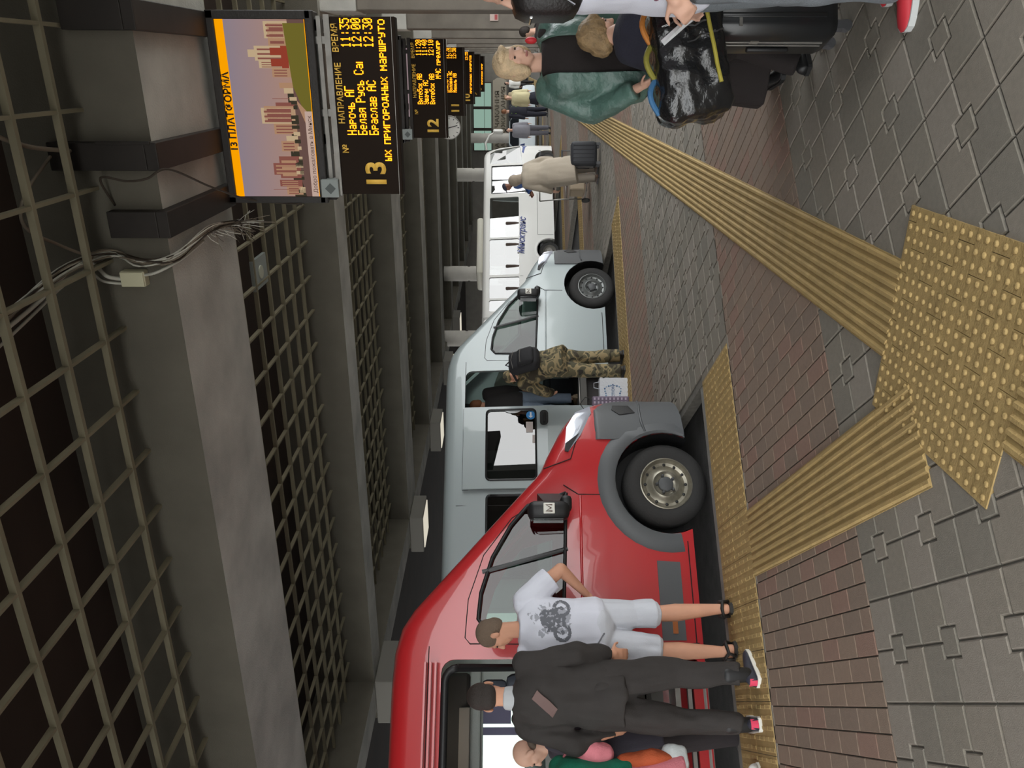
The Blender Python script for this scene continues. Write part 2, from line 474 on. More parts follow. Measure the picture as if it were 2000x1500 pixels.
for (px_, py_) in ((-11.4, 32.9), (-9.2, 36.0), (-5.5, 43.0), (-5.1, 61.0)):
    b = MB(); ax = lambda x, y, h: Vector((px_ + x, py_ + y, h))
    b.lathe([(.36, -.15), (.36, 3.3), (.33, 3.3), (.33, 3.42), (.36, 3.42), (.36, ZB + .3)], ax, 24, closed=False)
    tag(b.build('column', WHITEC, smooth=True, auto=40), kind='structure')
# lamp boxes hanging where the beams meet the outer girder
LAMPW = emat('lamp_diffuser', 'f4ecd8', .75)
places = ('unlit, above the red van roof', 'lit, above the grey van rear', 'lit, above the grey van middle', 'lit, fourth in the row', 'lit, farthest of the row')
for i, k in enumerate((2, 3, 4, 5, 6)):
    t = empty('canopy_lamp', (GX - .1, YB[k] + .5, ZB - .02), 0, 'square box lamp hung under the canopy, ' + places[i], 'lamp', 'box lamps along the canopy edge')
    m1 = MB(); m1.b2(-.55, .55, -.6, .6, -.36, 0)
    m1.build('lamp_housing', mat('lamp_box_grey', '6e6b64', .7), t, bevel=.02)
    m2 = MB(); m2.b2(-.46, .46, -.5, .5, -.385, -.355); m2.build('diffuser', LAMPW if i else mat('lamp_off', '5a5650', .6), t)
# ---------------------------------------------------------------- departure boards
GL = {
 'А': '0E11111F111111', 'Б': '1F10101E11111E', 'В': '1E11111E11111E', 'Г': '1F101010101010', 'Н': '1111111F111111', 'М': '111B1515111111',
 'П': '1F111111111111', 'С': '0E11101010110E', 'У': '1111110F01110E', 'Р': '1E11111E101010', 'Ч': '1111110F010101', 'Л': '07090909090911',
 'а': '00000E010F110F', 'б': '0F101E1111110E', 'в': '00001E111E111E', 'г': '00001F10101010', 'д': '00000E0A0A1F11', 'е': '00000E111F100E',
 'ж': '000015150E1515', 'и': '00001113151911', 'й': '0A041113151911', 'к': '00001214181412', 'л': '00000709090911', 'м': '0000111B151111',
 'н': '000011111F1111', 'о': '00000E1111110E', 'п': '00001F11111111', 'р': '00001E111E1010', 'с': '00000E1110110E', 'т': '00001F04040404',
 'у': '000011110F010E', 'х': '0000110A040A11', 'ч': '000011110F0101', 'ш': '0000151515151F', 'ы': '000011111D151D', 'ь': '000010101E111E',
 'я': '00000F110F0911', 'щ': '0000151515151F', 'з': '00001E010E011E', '|': '00001010101010',
 '0': '0E11131519110E', '1': '040C040404040E', '2': '0E11010204081F', '3': '1F02040201110E', '4': '02060A121F0202', '5': '1F101E0101110E',
 '6': '0608101E11110E', '7': '1F010204080808', '8': '0E11110E11110E', '9': '0E11110F01020C', ':': '00040400040400'}
LED = emat('led_amber', 'ff9a18', 2.9)
def ledtext(txt, x, z, y, px, pz, parent, bold=1.0, double=False):
    """amber dot-matrix text; x left edge, z top edge, facing -Y"""
    mb = MB(); cxp = x
    for ch in txt:
        if ch in GL:
            hx = GL[ch]
            for r in range(7):
                row = int(hx[2 * r:2 * r + 2], 16)
                for c in range(5):
                    if row >> (4 - c) & 1:
                        a = cxp + c * px; b = z - r * pz
                        mb.add([(a, y, b - pz * .93), (a + px * 1.18, y, b - pz * .93), (a + px * 1.18, y, b), (a, y, b)], [(0, 1, 2, 3)])
        cxp += 6 * px if ch != ' ' else 5 * px
    if mb.v: mb.build('text_line', LED, parent)
BFACE = mat('board_face', '20150c', .75, spec=.2)  # brown tint puts the amber letters' glow into the colour
YPAINT = mat('yellow_lettering', 'f0c050', .6)
TVB = mat('tv_case', '221d1a', .45, bump=(40, .1))
ORB = emat('screen_orange', 'ffa400', .95)
DARKTXT = mat('dark_lettering', '2a1a0a', .7)
def screenmat():
    m = bpy.data.materials.new('screen_sky'); m.use_nodes = True
    nt = m.node_tree; nt.nodes.clear()
    tc = nt.nodes.new('ShaderNodeTexCoord'); s = nt.nodes.new('ShaderNodeSeparateXYZ'); r = nt.nodes.new('ShaderNodeValToRGB')
    e = nt.nodes.new('ShaderNodeEmission'); o = nt.nodes.new('ShaderNodeOutputMaterial')
    nt.links.new(tc.outputs['Generated'], s.inputs[0]); nt.links.new(s.outputs['Z'], r.inputs[0]); nt.links.new(r.outputs[0], e.inputs[0]); nt.links.new(e.outputs[0], o.inputs[0])
    r.color_ramp.elements[0].position = .15; r.color_ramp.elements[0].color = rgb('cfa28c')
    r.color_ramp.elements[1].position = .95; r.color_ramp.elements[1].color = rgb('a598a6')
    e.inputs['Strength'].default_value = .62
    return m
SKYM = screenmat()
SM = [emat('screen_%s' % n, c, .55) for n, c in (('sand', 'd8a884'), ('brick', 'a8685c'), ('cream', 'f0d2a8'), ('road', '84645c'), ('grass', '8c8238'), ('tree', '4c4638'), ('caption', 'f0d0c0'), ('red', 'b8503c'))]
def board(num, yb, rows, times, scroll, label, near=False, dx=0.0):
    t = empty('departure_board', (dx, yb, 4.24), 0, label, 'departure board', 'departure boards over the platform')
    o = Vector((0, 0, -4.24))
    fr = MB(o)   # hanger arms, rails
    for x, zt_ in ((-1.13, 4.62), (-.63, 4.96), (.32, 4.68)):
        fr.b2(x - .1, x + .1, -1.42, -1.31, 4.25, zt_)            # plate on the beam face
        fr.b2(x - .1, x + .1, -1.42, .12, 4.16, 4.25)             # arm under the beam
        fr.b2(x - .05, x + .05, .1, .2, 3.2, 4.2)
    fr.b2(-.545, -.52, -1.43, -1.4, 4.2, 4.6)
    fr.build('hanger_frame', DMETAL, t, bevel=.006)
    tv = MB(o)
    tv.b2(-1.19, .43, .0, .26, 3.27, 4.17)
    tv.b2(-1.19, -1.13, -.03, .02, 3.27, 4.17); tv.b2(.36, .43, -.03, .02, 3.27, 4.17)
    tv.b2(-1.19, .43, -.03, .02, 4.10, 4.17); tv.b2(-1.19, .43, -.03, .02, 3.25, 3.325)
    tvo = tv.build('screen_case', TVB, t, bevel=.008)
    sc = MB(o); sc.add([(-1.13, -.005, 3.325), (.36, -.005, 3.325), (.36, -.005, 4.10), (-1.13, -.005, 4.10)], [(0, 1, 2, 3)])
    so_ = sc.build('screen', SKYM, t)
    X0, W_ = -1.13, 1.49
    pic = MB(o); Z0 = 3.325; H_ = .775; yy = -.007
    def poly(pts, mi, d=0):
        pic.add([(X0 + W_ * u, yy - d, Z0 + H_ * v) for u, v in pts], [tuple(range(len(pts)))], mi)
    def rect(u0, u1, v0, v1, mi, d=0): poly([(u0, v0), (u1, v0), (u1, v1), (u0, v1)], mi, d)
    if near:
        rect(0, 1, 0, .2, 3)                                       # embankment road
        poly([(.33, .3), (0, .16), (0, .3)], 5, .0004); rect(0, .62, .2, .27, 5, .0004)
        r2_ = random.Random(5)
        for u0, u1, v, mi in ((.01, .06, .42, 0), (.06, .1, .5, 1), (.11, .24, .48, 1), (.13, .2, .56, 1), (.27, .33, .43, 0), (.33, .36, .36, 2), (.37, .43, .5, 0), (.43, .52, .64, 2), (.44, .53, .6, 0), (.53, .55, .45, 1), (.6, .63, .33, 2), (.63, .66, .38, 0), (.69, .74, .45, 0), (.74, .78, .6, 2), (.78, .86, .64, 2), (.8, .84, .72, 2), (.86, .98, .46, 0), (.9, .99, .5, 2)):
            rect(u0, u1, .2, v * .93, mi, .0008)
            if u1 - u0 > .04:
                for a in range(3):
                    ua = u0 + (u1 - u0) * (a + .3) / 3.3
                    rect(ua, ua + (u1 - u0) * .12, .25, v * .88, 1 if mi != 1 else 0, .0011)
        rect(.74, .86, .22, .3, 7, .0012); rect(.75, .79, .3, .42, 7, .0012); rect(.81, .85, .3, .42, 7, .0012)
        poly([(.36, 0), (.6, .17), (.64, .2), (.98, .25), (.98, .02), (.98, 0)], 4, .0014)
        poly([(.3, 0), (.54, .17), (.56, .17), (.46, 0)], 0, .0016)
        for a in range(26):
            u = .02 + r2_.random() * .55; rect(u, u + .02, .17, .2 + r2_.random() * .06, 5 if a % 3 else 2, .0018)
        rect(.57, .573, .25, .45, 1, .0018); rect(.04, .043, .25, .55, 1, .0018)
        poly([(0, 0), (.62, .0), (.62, .012), (0, .012)], 4, .002)
    rect(0, 1, .905, 1.0, 8, .002); rect(.0, .5, .012, .095, 6, .0022); rect(0, 1, 0, .012, 8, .0024)
    pic.build('screen_picture', SM + [ORB], t)
    fn = lambda u, v, w_: Vector((u, -.009 - w_, v))
    def lab(txt, size, x, z, m, bold=0.0, name='lettering', th=.001, sx=1.0, yoff=0.0):
        textmesh(txt, size, lambda u, v, w_: Vector((x + u, yoff - .0105 - w_, z - 4.24 + v)), m, name, t, 'LEFT', bold, th, sx)
    lab('%d ПЛАТФОРМА' % num, .085, -.73, 4.036, DARKTXT, .0025)
    if near: lab('Добро пожаловать в Минск', .05, -1.1, 3.345, mat('caption_brown', '6a4a3c', .8))
    # board proper
    bb = MB(o); bb.b2(-1.11, .385, .0, .16, 2.555, 3.115)
    bb.build('board_case', BFACE, t, bevel=.006)
    rails = MB(o)
    rails.b2(-1.12, .4, -.02, .18, 3.115, 3.165); rails.b2(-1.1, .39, .02, .12, 3.2, 3.235); rails.b2(-1.1, .39, .1, .16, 3.24, 3.27)
    for x in (-1.0, -.4, .2): rails.b2(x - .03, x + .03, .04, .1, 3.1, 3.3)
    rails.build('rail', STEEL if near else DMETAL, t)
    wb = MB(o); wb.b2(-1.13, -.97, -.08, .04, 3.135, 3.295)
    dvc = wb.build('relay_box', mat('relay_box_grey', '8f9694', .5), t, bevel=.006)
    dm_ = MB(o); dm_.add([(-1.05, -.082, 3.16), (-1.0, -.082, 3.21), (-1.05, -.082, 3.26), (-1.1, -.082, 3.21)], [(0, 1, 2, 3)]); dm_.build('sensor_mark', mat('relay_dark', '555b5a', .6), dvc)
    yo = -.0
    lab(str(num), .25, -1.06, 2.71, YPAINT, .008, 'platform_number')
    lab('№', .075, -.745, 3.03, YPAINT, .001)
    lab('НАПРАВЛЕНИЕ', .075, -.49, 3.045, YPAINT, .0015, sx=.9)
    lab('ВРЕМЯ', .075, .10, 3.052, YPAINT, .0015, sx=.9)
    zt = (3.03, 2.935, 2.833); px, pz = .0079, .0122
    for i in range(3):
        if i < len(rows) and rows[i]: ledtext(rows[i], -.585, zt[i] - 4.24, -.004, px, pz, t)
        if i < len(times) and times[i]: ledtext(times[i], .14, zt[i] - 4.24, -.004, px, pz, t)
    ledtext(scroll[0], scroll[1], 2.727 - 4.24, -.004, .0087, pz, t)
    rim = MB(o); rim.b2(-1.115, .39, -.006, .0, 2.585, 2.589); rim.build('trim_line', STEEL, t)
    return t
YS = 7.3
board(13, YS, ('Нарочь АГ', 'Белая Русь Са|', 'Браслав АС'), ('11:35', '12:00', '12:30'), ('ых пригородных маршруто', -.812), 'nearest departure board, amber lettered, numbered 13, with a city skyline screen above', True)
BD = [(12, ('Витебск АВ', 'Ушачи АС', 'Витебск АВ'), ('11:20', '11:40', '12:10'), ('МЧС предупр', -.2), 'departure board numbered 12, just behind and below the one numbered 13'),
      (11, ('Мядель АВ', 'Воложин АС', 'Мядель АВ'), ('11:45', '12:15', '12:30'), ('', 0), 'departure board numbered 11, behind the one numbered 12'),
      (10, ('Поставы АВ', 'Глубокое', ''), ('11:50', '12:20', '12:55'), ('пригородных маршрутов', -.8), 'departure board numbered 10, behind the one numbered 11'),
      (9, ('', 'Вилейка АС', ''), ('', '12:05', ''), ('', 0), 'small distant departure board numbered 9'),
      (8, ('Лепель АВ', 'Полоцк АВ', 'Ушачи АС'), ('11:55', '12:25', '13:10'), ('пригородных маршр', -.8), 'most distant departure board, numbered 8')]
for i, (n, r, tm, scv, lb) in enumerate(BD): board(n, YS + 6 * (i + 1), r, tm, scv, lb)

# clock hung behind board 12
t = empty('platform_clock', (-1.02, 14.3, 2.60), 0, 'round white clock hanging behind the departure board numbered 12', 'clock')
b = MB(); ax = lambda x, y, h: Vector((x, h, y))
b.lathe([(.20, 0), (.20, .1), (.0, .1), (0, 0)], ax, 32, closed=True); b.b2(-.015, .015, .03, .07, .19, 1.64)
b.build('clock_case', STEEL, t, smooth=True, auto=40)
b = MB(); b.lathe([(.185, -.006), (.185, .002)], ax, 32, closed=False); b.build('clock_face', mat('clock_white', 'e4e2dc', .5), t)
b = MB()
for i in range(12):
    a = i * PI / 6; rr = Matrix.Rotation(a, 3, 'Y'); b.box(rr @ Vector((0, -.007, .16)), (.012, .003, .03), 0, rr)
for a, l in ((-.35, .1), (-3.4, .15)):
    rr = Matrix.Rotation(a, 3, 'Y'); b.box(rr @ Vector((0, -.009, l / 2)), (.014, .003, l), 0, rr)
b.build('clock_hand', BLACK, t)

# junction box and cables on the first beam
t = empty('junction_box', (-1.56, 6.0, 4.43), 0, 'cream plastic junction box on the grey face of the nearest ceiling beam', 'junction box')
b = MB(); b.bbox((0, -.045, .1), (.125, .09, .19), .012); b.build('box_body', mat('cream_plastic', 'c4bfa2', .5), t)
b = MB(); b.bbox((0, -.094, .1), (.115, .014, .18), .006); b.build('lid', mat('cream_plastic', 'c4bfa2', .5), t)
CW = mat('cable_white', 'b4b1a6', .6); CG = mat('cable_grey', '6f6456', .7); CD = mat('cable_dark', '33291f', .8)
def cable(name, pts, r, m, label):
    b = MB(); P_ = [Vector(p) for p in pts]; out = []
    for i in range(len(P_) - 1):
        p0, p1, p2, p3 = P_[max(i - 1, 0)], P_[i], P_[i + 1], P_[min(i + 2, len(P_) - 1)]
        for k in range(8):
            u = k / 8
            out.append(.5 * ((2 * p1) + (p2 - p0) * u + (2 * p0 - 5 * p1 + 4 * p2 - p3) * u * u + (3 * p1 - p0 - 3 * p2 + p3) * u ** 3))
    out.append(P_[-1]); b.tube(out, r, 7)
    return tag(b.build(name, m, smooth=True), label, 'cable')
cable('cable', [(-1.56, 5.93, 4.62), (-1.53, 5.9, 4.72), (-1.42, 5.9, 4.83), (-1.4, 5.55, 4.8), (-1.52, 5.1, 4.82), (-1.62, 4.6, 4.85)], .016, CW, 'white cable curving from the cream junction box up into the grille')
cable('cable', [(-1.60, 5.93, 4.62), (-1.57, 5.9, 4.76), (-1.48, 5.88, 4.86), (-1.5, 5.5, 4.84), (-1.62, 5.0, 4.86), (-1.75, 4.5, 4.9)], .011, CW, 'thin pale cable beside the thicker white cable above the junction box')
cable('cable', [(-1.53, 5.93, 4.44), (-1.5, 5.92, 4.32), (-1.44, 6.1, 4.2), (-1.4, 6.6, 4.2)], .012, CW, 'pale cable leaving the underside of the cream junction box')
rr = random.Random(11); bund = MB()
for i in range(16):
    o_ = [Vector((rr.uniform(-.03, .03), rr.uniform(-.02, .02), rr.uniform(-.03, .03))) for _ in range(6)]
    base = [(-1.55, 4.6, 4.83), (-1.38, 5.4, 4.80), (-1.36, 5.93, 4.70), (-1.42, 5.90, 4.42), (-1.40, 6.0, 4.20), (-1.32, 6.75, 4.17), (-1.42, 7.55, 4.16)]
    pts = [Vector(p) + o_[k % 6] for k, p in enumerate(base)]
    out = []
    for k in range(len(pts) - 1):
        p0, p1, p2, p3 = pts[max(k - 1, 0)], pts[k], pts[k + 1], pts[min(k + 2, len(pts) - 1)]
        for q in range(6):
            u = q / 6; out.append(.5 * ((2 * p1) + (p2 - p0) * u + (2 * p0 - 5 * p1 + 4 * p2 - p3) * u * u + (3 * p1 - p0 - 3 * p2 + p3) * u ** 3))
    bund.tube(out, .007, 5, i % 3)
for i in range(70):   # loose tie ends and stripped wires sticking out
    u = rr.random() ** .6; c = Vector((-1.32, 6.5, 4.17)).lerp(Vector((-1.42, 7.6, 4.16)), u)
    d = Vector((rr.uniform(-1, .3), rr.uniform(-.1, 1), rr.uniform(-.9, .1))).normalized() * rr.uniform(.06, .16 + .16 * u)
    bund.tube([c, c + d * .6 + Vector((0, 0, .02)), c + d], .003, 4, i % 3)
tag(bund.build('cable_bundle', [CD, CG, CW]), 'bundle of dark cables with frayed wire ends hanging across the nearest beam', 'cables')
cable('cable', [(-1.0, 6.0, 4.6), (-.78, 5.86, 4.6), (-.8, 5.85, 4.4), (-.78, 5.85, 4.25), (-.72, 5.9, 4.1), (-.95, 6.6, 4.06), (-1.16, 7.25, 3.95), (-1.2, 7.27, 3.5)], .009, CD, 'dark cable drooping from the middle hanger to the side of the screen')
cable('cable', [(-.62, 5.8, 4.9), (-.8, 5.2, 4.78), (-1.0, 5.15, 4.8), (-1.2, 5.5, 4.8), (-1.35, 5.75, 4.72)], .012, CG, 'grey cable looping inside the grille left of the middle hanger')
cable('cable', [(-.1, 4.6, 4.78), (-.35, 4.9, 4.77), (-.5, 5.3, 4.76), (-.58, 5.8, 4.75)], .016, CG, 'grey cable lying along the grille above the middle hanger')
t = empty('ceiling_speaker', (-2.42, 9.55, 4.70), 0, 'square white ceiling speaker panel set in the grille behind the first beam', 'speaker')
b = MB(); b.b2(-.19, .19, -.27, .27, 0, .04); b.build('panel', mat('panel_white', '8d938f', .6), t)
b = MB(); b.lathe([(.085, -.012), (.085, .0)], lambda x, y, h: Vector((x, y, h)), 20, closed=False); b.build('speaker_cone', mat('speaker_white', 'b4b4a4', .6), t)
t = empty('bulb_lamp', (-3.02, 3.62, 4.66), 0, 'small bare bulb lamp in the grille at the left edge of the ceiling', 'lamp')
b = MB(); b.ell((0, 0, 0), (.035, .035, .045)); b.build('bulb', mat('bulb_glass', 'e8e0e4', .15), t, smooth=True)
b = MB(); b.tube([(0, 0, .03), (0, 0, .12)], .02, 10); b.build('socket', BLACK, t)

# hall sign at the end of the canopy, lit windows above it
t = empty('hall_sign', (-3.6, 61.9, 1.45), 0, 'long beige sign with raised Cyrillic lettering at the far end', 'sign')
b = MB(); b.b2(-3.6, 2.55, -.16, .05, .1, 1.12); b.prism([(2.55, .1), (2.75, .45), (2.75, .8), (2.55, 1.12)], lambda u, v, w_: Vector((u, w_, v)), -.16, .05)
b.build('sign_panel', mat('sign_beige', 'a89f8f', .8), t)
for txt, z in (('ЗАЛА  ЧАКАННЯ', .66), ('ЗАЛ  ОЖИДАНИЯ', .2)):
    textmesh(txt, .44, lambda u, v, w_: Vector((-2.6 + u, -.16 - w_, z + v)), mat('sign_letter', '6b6558', .8), 'lettering', t, 'LEFT', .004, .03, 1.25)
GREENG = emat('lit_window', 'b4d8c6', .55)
for i, (xa, xb) in enumerate(((-6.1, -4.6), (-4.45, -3.05), (-2.9, -1.2))):
    t = empty('window_%d' % (i + 1), (xa, 61.95, 2.72)); tag(t, kind='structure')
    b = MB(); b.b2(0, xb - xa, -.02, .0, 0, 1.35); b.build('pane', GREENG, t)
    b = MB(); b.b2(-.05, .03, -.06, .02, -.05, 1.4); b.b2(xb - xa - .03, xb - xa + .05, -.06, .02, -.05, 1.4); b.b2(0, xb - xa, -.06, .02, 1.32, 1.4); b.b2(0, xb - xa, -.05, .02, .5, .53); b.build('window_frame', WDARK, t)
b = MB(); b.b2(-6.6, 1.5, 61.86, 62.05, .0, 1.4); tag(b.build('door_1', mat('dark_glazing', '2a2a2c', .2)), kind='structure')
t = empty('notice_plate', (.95, 18.15, 1.85), 0, 'small pale notice plate on a column behind the blonde woman', 'sign')
b = MB(); b.b2(-.07, .07, -.02, .0, -.09, .09); b.build('plate', mat('plate_white', 'b8a49c', .6), t)
b = MB(); b.b2(-.05, .05, -.024, -.02, -.07, -.01); b.build('red_mark', mat('plate_red', 'a04848', .6), t)
# ---------------------------------------------------------------- panel vans
HW = 1.025          # half width of the body
def lerp_tab(tab, x):
    if x <= tab[0][0]: return tab[0][1]
    for (a, fa), (b, fb) in zip(tab, tab[1:]):
        if x <= b: return fa + (fb - fa) * (x - a) / (b - a)
    return tab[-1][1]
TOP = [(-6, 2.47), (-1.62, 2.49), (-1.35, 2.478), (-1.16, 2.43), (-1.02, 2.34), (.05, 1.36), (.12, 1.30), (.3, 1.22), (.55, 1.09), (.68, 1.0), (.78, .9), (.86, .76), (.92, .58), (.95, .44)]
NOSE = [(-6, 0), (-.2, 0), (.2, .015), (.45, .05), (.62, .12), (.74, .22), (.84, .36), (.91, .52), (.95, .66)]
def inset(z, zt):
    a = 0.0 if z < 1.15 else (z - 1.15) * .075
    a += .012 * max(0, (.45 - z)) / .45 + (.02 if z > 1.13 else 0)
    return a
def ring(s, grow=0.0, zb=.07, ztmax=9, dz=0.0, top=None, nose=None, hw=HW, rr=.15):
    zt = min(lerp_tab(top or TOP, s) + dz, ztmax); h = hw - lerp_tab(nose or NOSE, s) + grow
    r = min(rr, (zt - zb) * .35, h * .5); pts = []
    zs = [zb + (zt - r - zb) * i / 12 for i in range(13)]
    for z in zs: pts.append((h - inset(z, zt), z))
    hx = h - inset(zt - r, zt)
    for i in range(1, 6):
        a = i / 6 * PI / 2; pts.append((hx - r + r * math.cos(a), zt - r + r * math.sin(a)))
    half = [(hx - r) * k for k in (1, .66, .33)]
    for x in half: pts.append((x, zt + (.02 * (1 - (x / max(hx, .1)) ** 2) if ztmax > 8 else 0)))
    full = [(HW - a, z) for a, z in pts] + [(HW + a, z) for a, z in reversed(pts)]
    return [Vector((s, t, z)) for t, z in full]
def surf(s, z, nose=None, grow=0.0):
    """lateral position of the right-hand skin"""
    h = HW - lerp_tab(nose or NOSE, s) + grow
    return HW - (h - inset(z, 9))
STAT = [.95, .93, .9, .86, .82, .78, .73, .68, .61, .55, .45, .35, .25, .12, .05, -.1, -.25, -.4, -.55, -.7, -.85, -1.02, -1.09, -1.16, -1.25, -1.35, -1.48, -1.62, -2.1, -2.7, -3.3, -4, -4.6]
OFF = (0, 0, .12)
GLASS = glassmat('van_glass', '8f9f98', .01)
GLASSD = glassmat('van_glass_dark', '5a6260', .10)
GAP = mat('panel_gap', '1c1616', .8)
WIN = [(-.10, 1.10), (-.20, 1.42), (-.36, 1.56), (-.62, 1.71), (-.9, 1.80), (-1.10, 1.82), (-1.17, 1.76), (-1.2, 1.15)]
def side_prism(poly, t0, t1):
    mb = MB(OFF); mb.prism(poly, lambda u, v, w_: Vector((u, w_, v)), t0, t1)
    return mb.build('cutter', GAP)
def roundrect(s0, s1, z0, z1, r, n=4):
    out = []
    for cx_, cz_, a0 in ((s1 - r, z1 - r, 0), (s0 + r, z1 - r, 90), (s0 + r, z0 + r, 180), (s1 - r, z0 + r, 270)):
        for i in range(n + 1):
            a = math.radians(a0 + 90 * i / n); out.append((cx_ + r * math.cos(a), cz_ + r * math.sin(a)))
    return out
def skinpatch(mb, poly, out_, th, mi=0, nose=None, sub=6):
    """small plate following the right-hand skin, standing out_ proud; poly convex (s,z)"""
    c = (sum(p[0] for p in poly) / len(poly), sum(p[1] for p in poly) / len(poly))
    rings = []
    for k in range(sub + 1):
        f = max(k / sub, .02); rings.append([(c[0] + (a - c[0]) * f, c[1] + (b - c[1]) * f) for a, b in poly])
    L = [[Vector((s, surf(s, z, nose) - out_, z)) for s, z in r] for r in rings]
    L.append([Vector((s, surf(s, z, nose) + th, z)) for s, z in rings[-1]])
    mb.loft(L, mi, cap=True)
def van(name, loc, label, paint, pdark, arches=True, door_open=True, rear=-4.95, sideglass=(), door_slid=None, cat='van', group=None, moulding=True):
    t = empty(name, (loc[0], loc[1], -.12), PI / 4, label, cat, group)
    st = [s for s in STAT] + [rear + .06, rear]
    outer = MB(OFF)
    rings = [ring(s) for s in st]; rings[-1] = [Vector((rear, HW + (p.y - HW) * .96, p.z * .99)) for p in rings[-1]]
    outer.loft(rings); body = outer.build('body', paint, None)
    # cavity, wheel wells, windows, door
    inner = MB(OFF); ii = [ring(s, -.06, .47, 9, -.07) for s in [.02, -.1, -.25, -.4, -.55, -.7, -.85, -1.02, -1.09, -1.16, -1.25, -1.35, -1.62, -2.7, -4, rear + .1]]
    for r_, s in zip(ii, (.02, -.1, -.25)):
        pass
    inner.loft(ii); cut = [inner.build('cutter', GAP)]
    for s in (0.0, rear + 1.0 if rear > -5 else rear + 1.05):
        for ta, tb in ((-.3, .42), (1.63, 2.4)):
            w_ = MB(OFF); w_.lathe([(.44, ta), (.44, tb)], lambda x, y, h: Vector((s + x, h, .25 + y)), 28, closed=False); cut.append(w_.build('cutter', GAP))
    cut.append(side_prism(WIN, -.2, .25)); cut.append(side_prism(WIN, 1.8, 2.3))
    # windscreen
    ws = MB(OFF); a_ = Vector((.03, 0, 1.375)); b_ = Vector((-1.0, 0, 2.315)); d = (b_ - a_).normalized(); n = Vector((-d.z, 0, d.x)) * -1
    ws.loft([[a_ + n * .3 + Vector((0, .24, 0)), a_ + n * .3 + Vector((0, 1.81, 0)), a_ - n * .16 + Vector((0, 1.81, 0)), a_ - n * .16 + Vector((0, .24, 0))],
             [b_ + n * .3 + Vector((0, .36, 0)), b_ + n * .3 + Vector((0, 1.69, 0)), b_ - n * .16 + Vector((0, 1.69, 0)), b_ - n * .16 + Vector((0, .36, 0))]])
    cut.append(ws.build('cutter', GAP))
    if door_open: cut.append(side_prism(roundrect(*door_open, .10), -.2, .3))
    for g in sideglass:
        cut.append(side_prism(roundrect(*g[:4], .05), -.2, .3))
    FARW = ((-2.55, -1.5), (-3.5, -2.65), (-4.7, -3.6)) if name == 'red_van' else ((-4.7, -3.6),)
    for g in FARW:
        cut.append(side_prism(roundrect(g[0], g[1], 1.2, 1.84, .06), 1.8, 2.3))
    boolean(body, cut); body.parent = t
    body.data.polygons.foreach_set('use_smooth', [True] * len(body.data.polygons)); body.data.set_sharp_from_angle(angle=math.radians(28)); body.data.materials.clear(); body.data.materials.append(paint)
    bv = None
    # glass
    def pane(poly, right=True, mi=0, into=.03):
        g = MB(OFF)
        f = (lambda s, z: surf(s, z) + into) if right else (lambda s, z: 2 * HW - surf(s, z) - into)
        g.add([Vector((s, f(s, z), z)) for s, z in poly], [tuple(range(len(poly)))], mi); g.build('side_window', GLASS, t)
    def rim(poly, w_, nm='window_seal', m=BLACK, into=-.004):
        mb = MB(OFF); c = (sum(p[0] for p in poly) / len(poly), sum(p[1] for p in poly) / len(poly)); n_ = len(poly)
        pts = []
        for k in range(n_):
            a, b = poly[k], poly[(k + 1) % n_]
            for q in range(4): pts.append((a[0] + (b[0] - a[0]) * q / 4, a[1] + (b[1] - a[1]) * q / 4))
        pts.append(pts[0]); mb.tube([(s, surf(s, z) + into, z) for s, z in pts], w_, 6)
        return mb.build(nm, m, t, smooth=True)
    pane(WIN); pane(WIN, False)
    for gg in FARW: pane(roundrect(gg[0], gg[1], 1.2, 1.84, .06), False)
    rim(WIN, .016)
    if sideglass:
        gd_ = MB(OFF)
        for gg in sideglass:
            pl = roundrect(*gg[:4], .05); gd_.add([Vector((s, surf(s, z) + .02, z)) for s, z in pl], [tuple(range(len(pl)))])
            rim(pl, .02, into=.004)
        gd_.build('rear_side_window', GLASSD, t)
    w_ = MB(OFF); w_.add([a_ + Vector((.0, .22, 0)) - n * .012, a_ + Vector((0, 1.83, 0)) - n * .012, b_ + Vector((0, 1.71, 0)) - n * .012, b_ + Vector((0, .34, 0)) - n * .012], [(0, 1, 2, 3)])
    w_.build('windscreen', GLASS, t)
    # quarter-light divider, door seams
    mb = MB(OFF); mb.tube([(-.735, surf(-.735, 1.79) - .0, 1.79), (-.56, surf(-.56, 1.1), 1.1)], .018, 8); mb.build('window_divider', PLASTD, t)
    mb = MB(OFF)
    def seam(pts, r=.005): mb.tube([(s, surf(s, z) + .001, z) for s, z in pts], r, 5)
    seam([(-.11, 1.0), (-.115, .72)]); seam([(-.16, 1.32), (-.3, 1.55), (-.6, 1.78), (-.95, 1.9), (-1.24, 1.92), (-1.285, 1.88), (-1.29, 1.5), (-1.29, .1)])
    seam([(-.11, 1.0), (-.03, 1.12)]); seam([(.12, 1.28), (.2, 1.05), (.42, .98)]); seam([(-1.3, 2.2), (-2.7, 2.2)])
    if name == 'grey_van': seam([(-2.06, .12), (-2.06, 2.22), (-3.28, 2.22), (-3.28, .12)]); seam([(-2.3, 1.0), (-4.9, 1.0)], .006); seam([(-3.5, 2.3), (-3.5, .3)])
    seam([(-1.3, .12), (-.5, .12)]); mb.build('door_gap', GAP, t)
    ax = MB(OFF)
    for z0 in (.98, ):
        ax.tube([(s, surf(s, z0 - .06 * (s + .1) * -0) + .002, z0 + .03 * (-s) * .5) for s in (-.12, -.4, -.8, -1.2, -1.28)], .012, 8)
    ax.build('swage_line', paint, t, smooth=True)
    # front bumper
    NB = [(a, max(0, b - .006)) for a, b in NOSE]
    mb = MB(OFF); TB = [(-6, .84), (.3, .84), (.55, .84), (.72, .83), (.84, .70), (.92, .55), (.962, .42)]
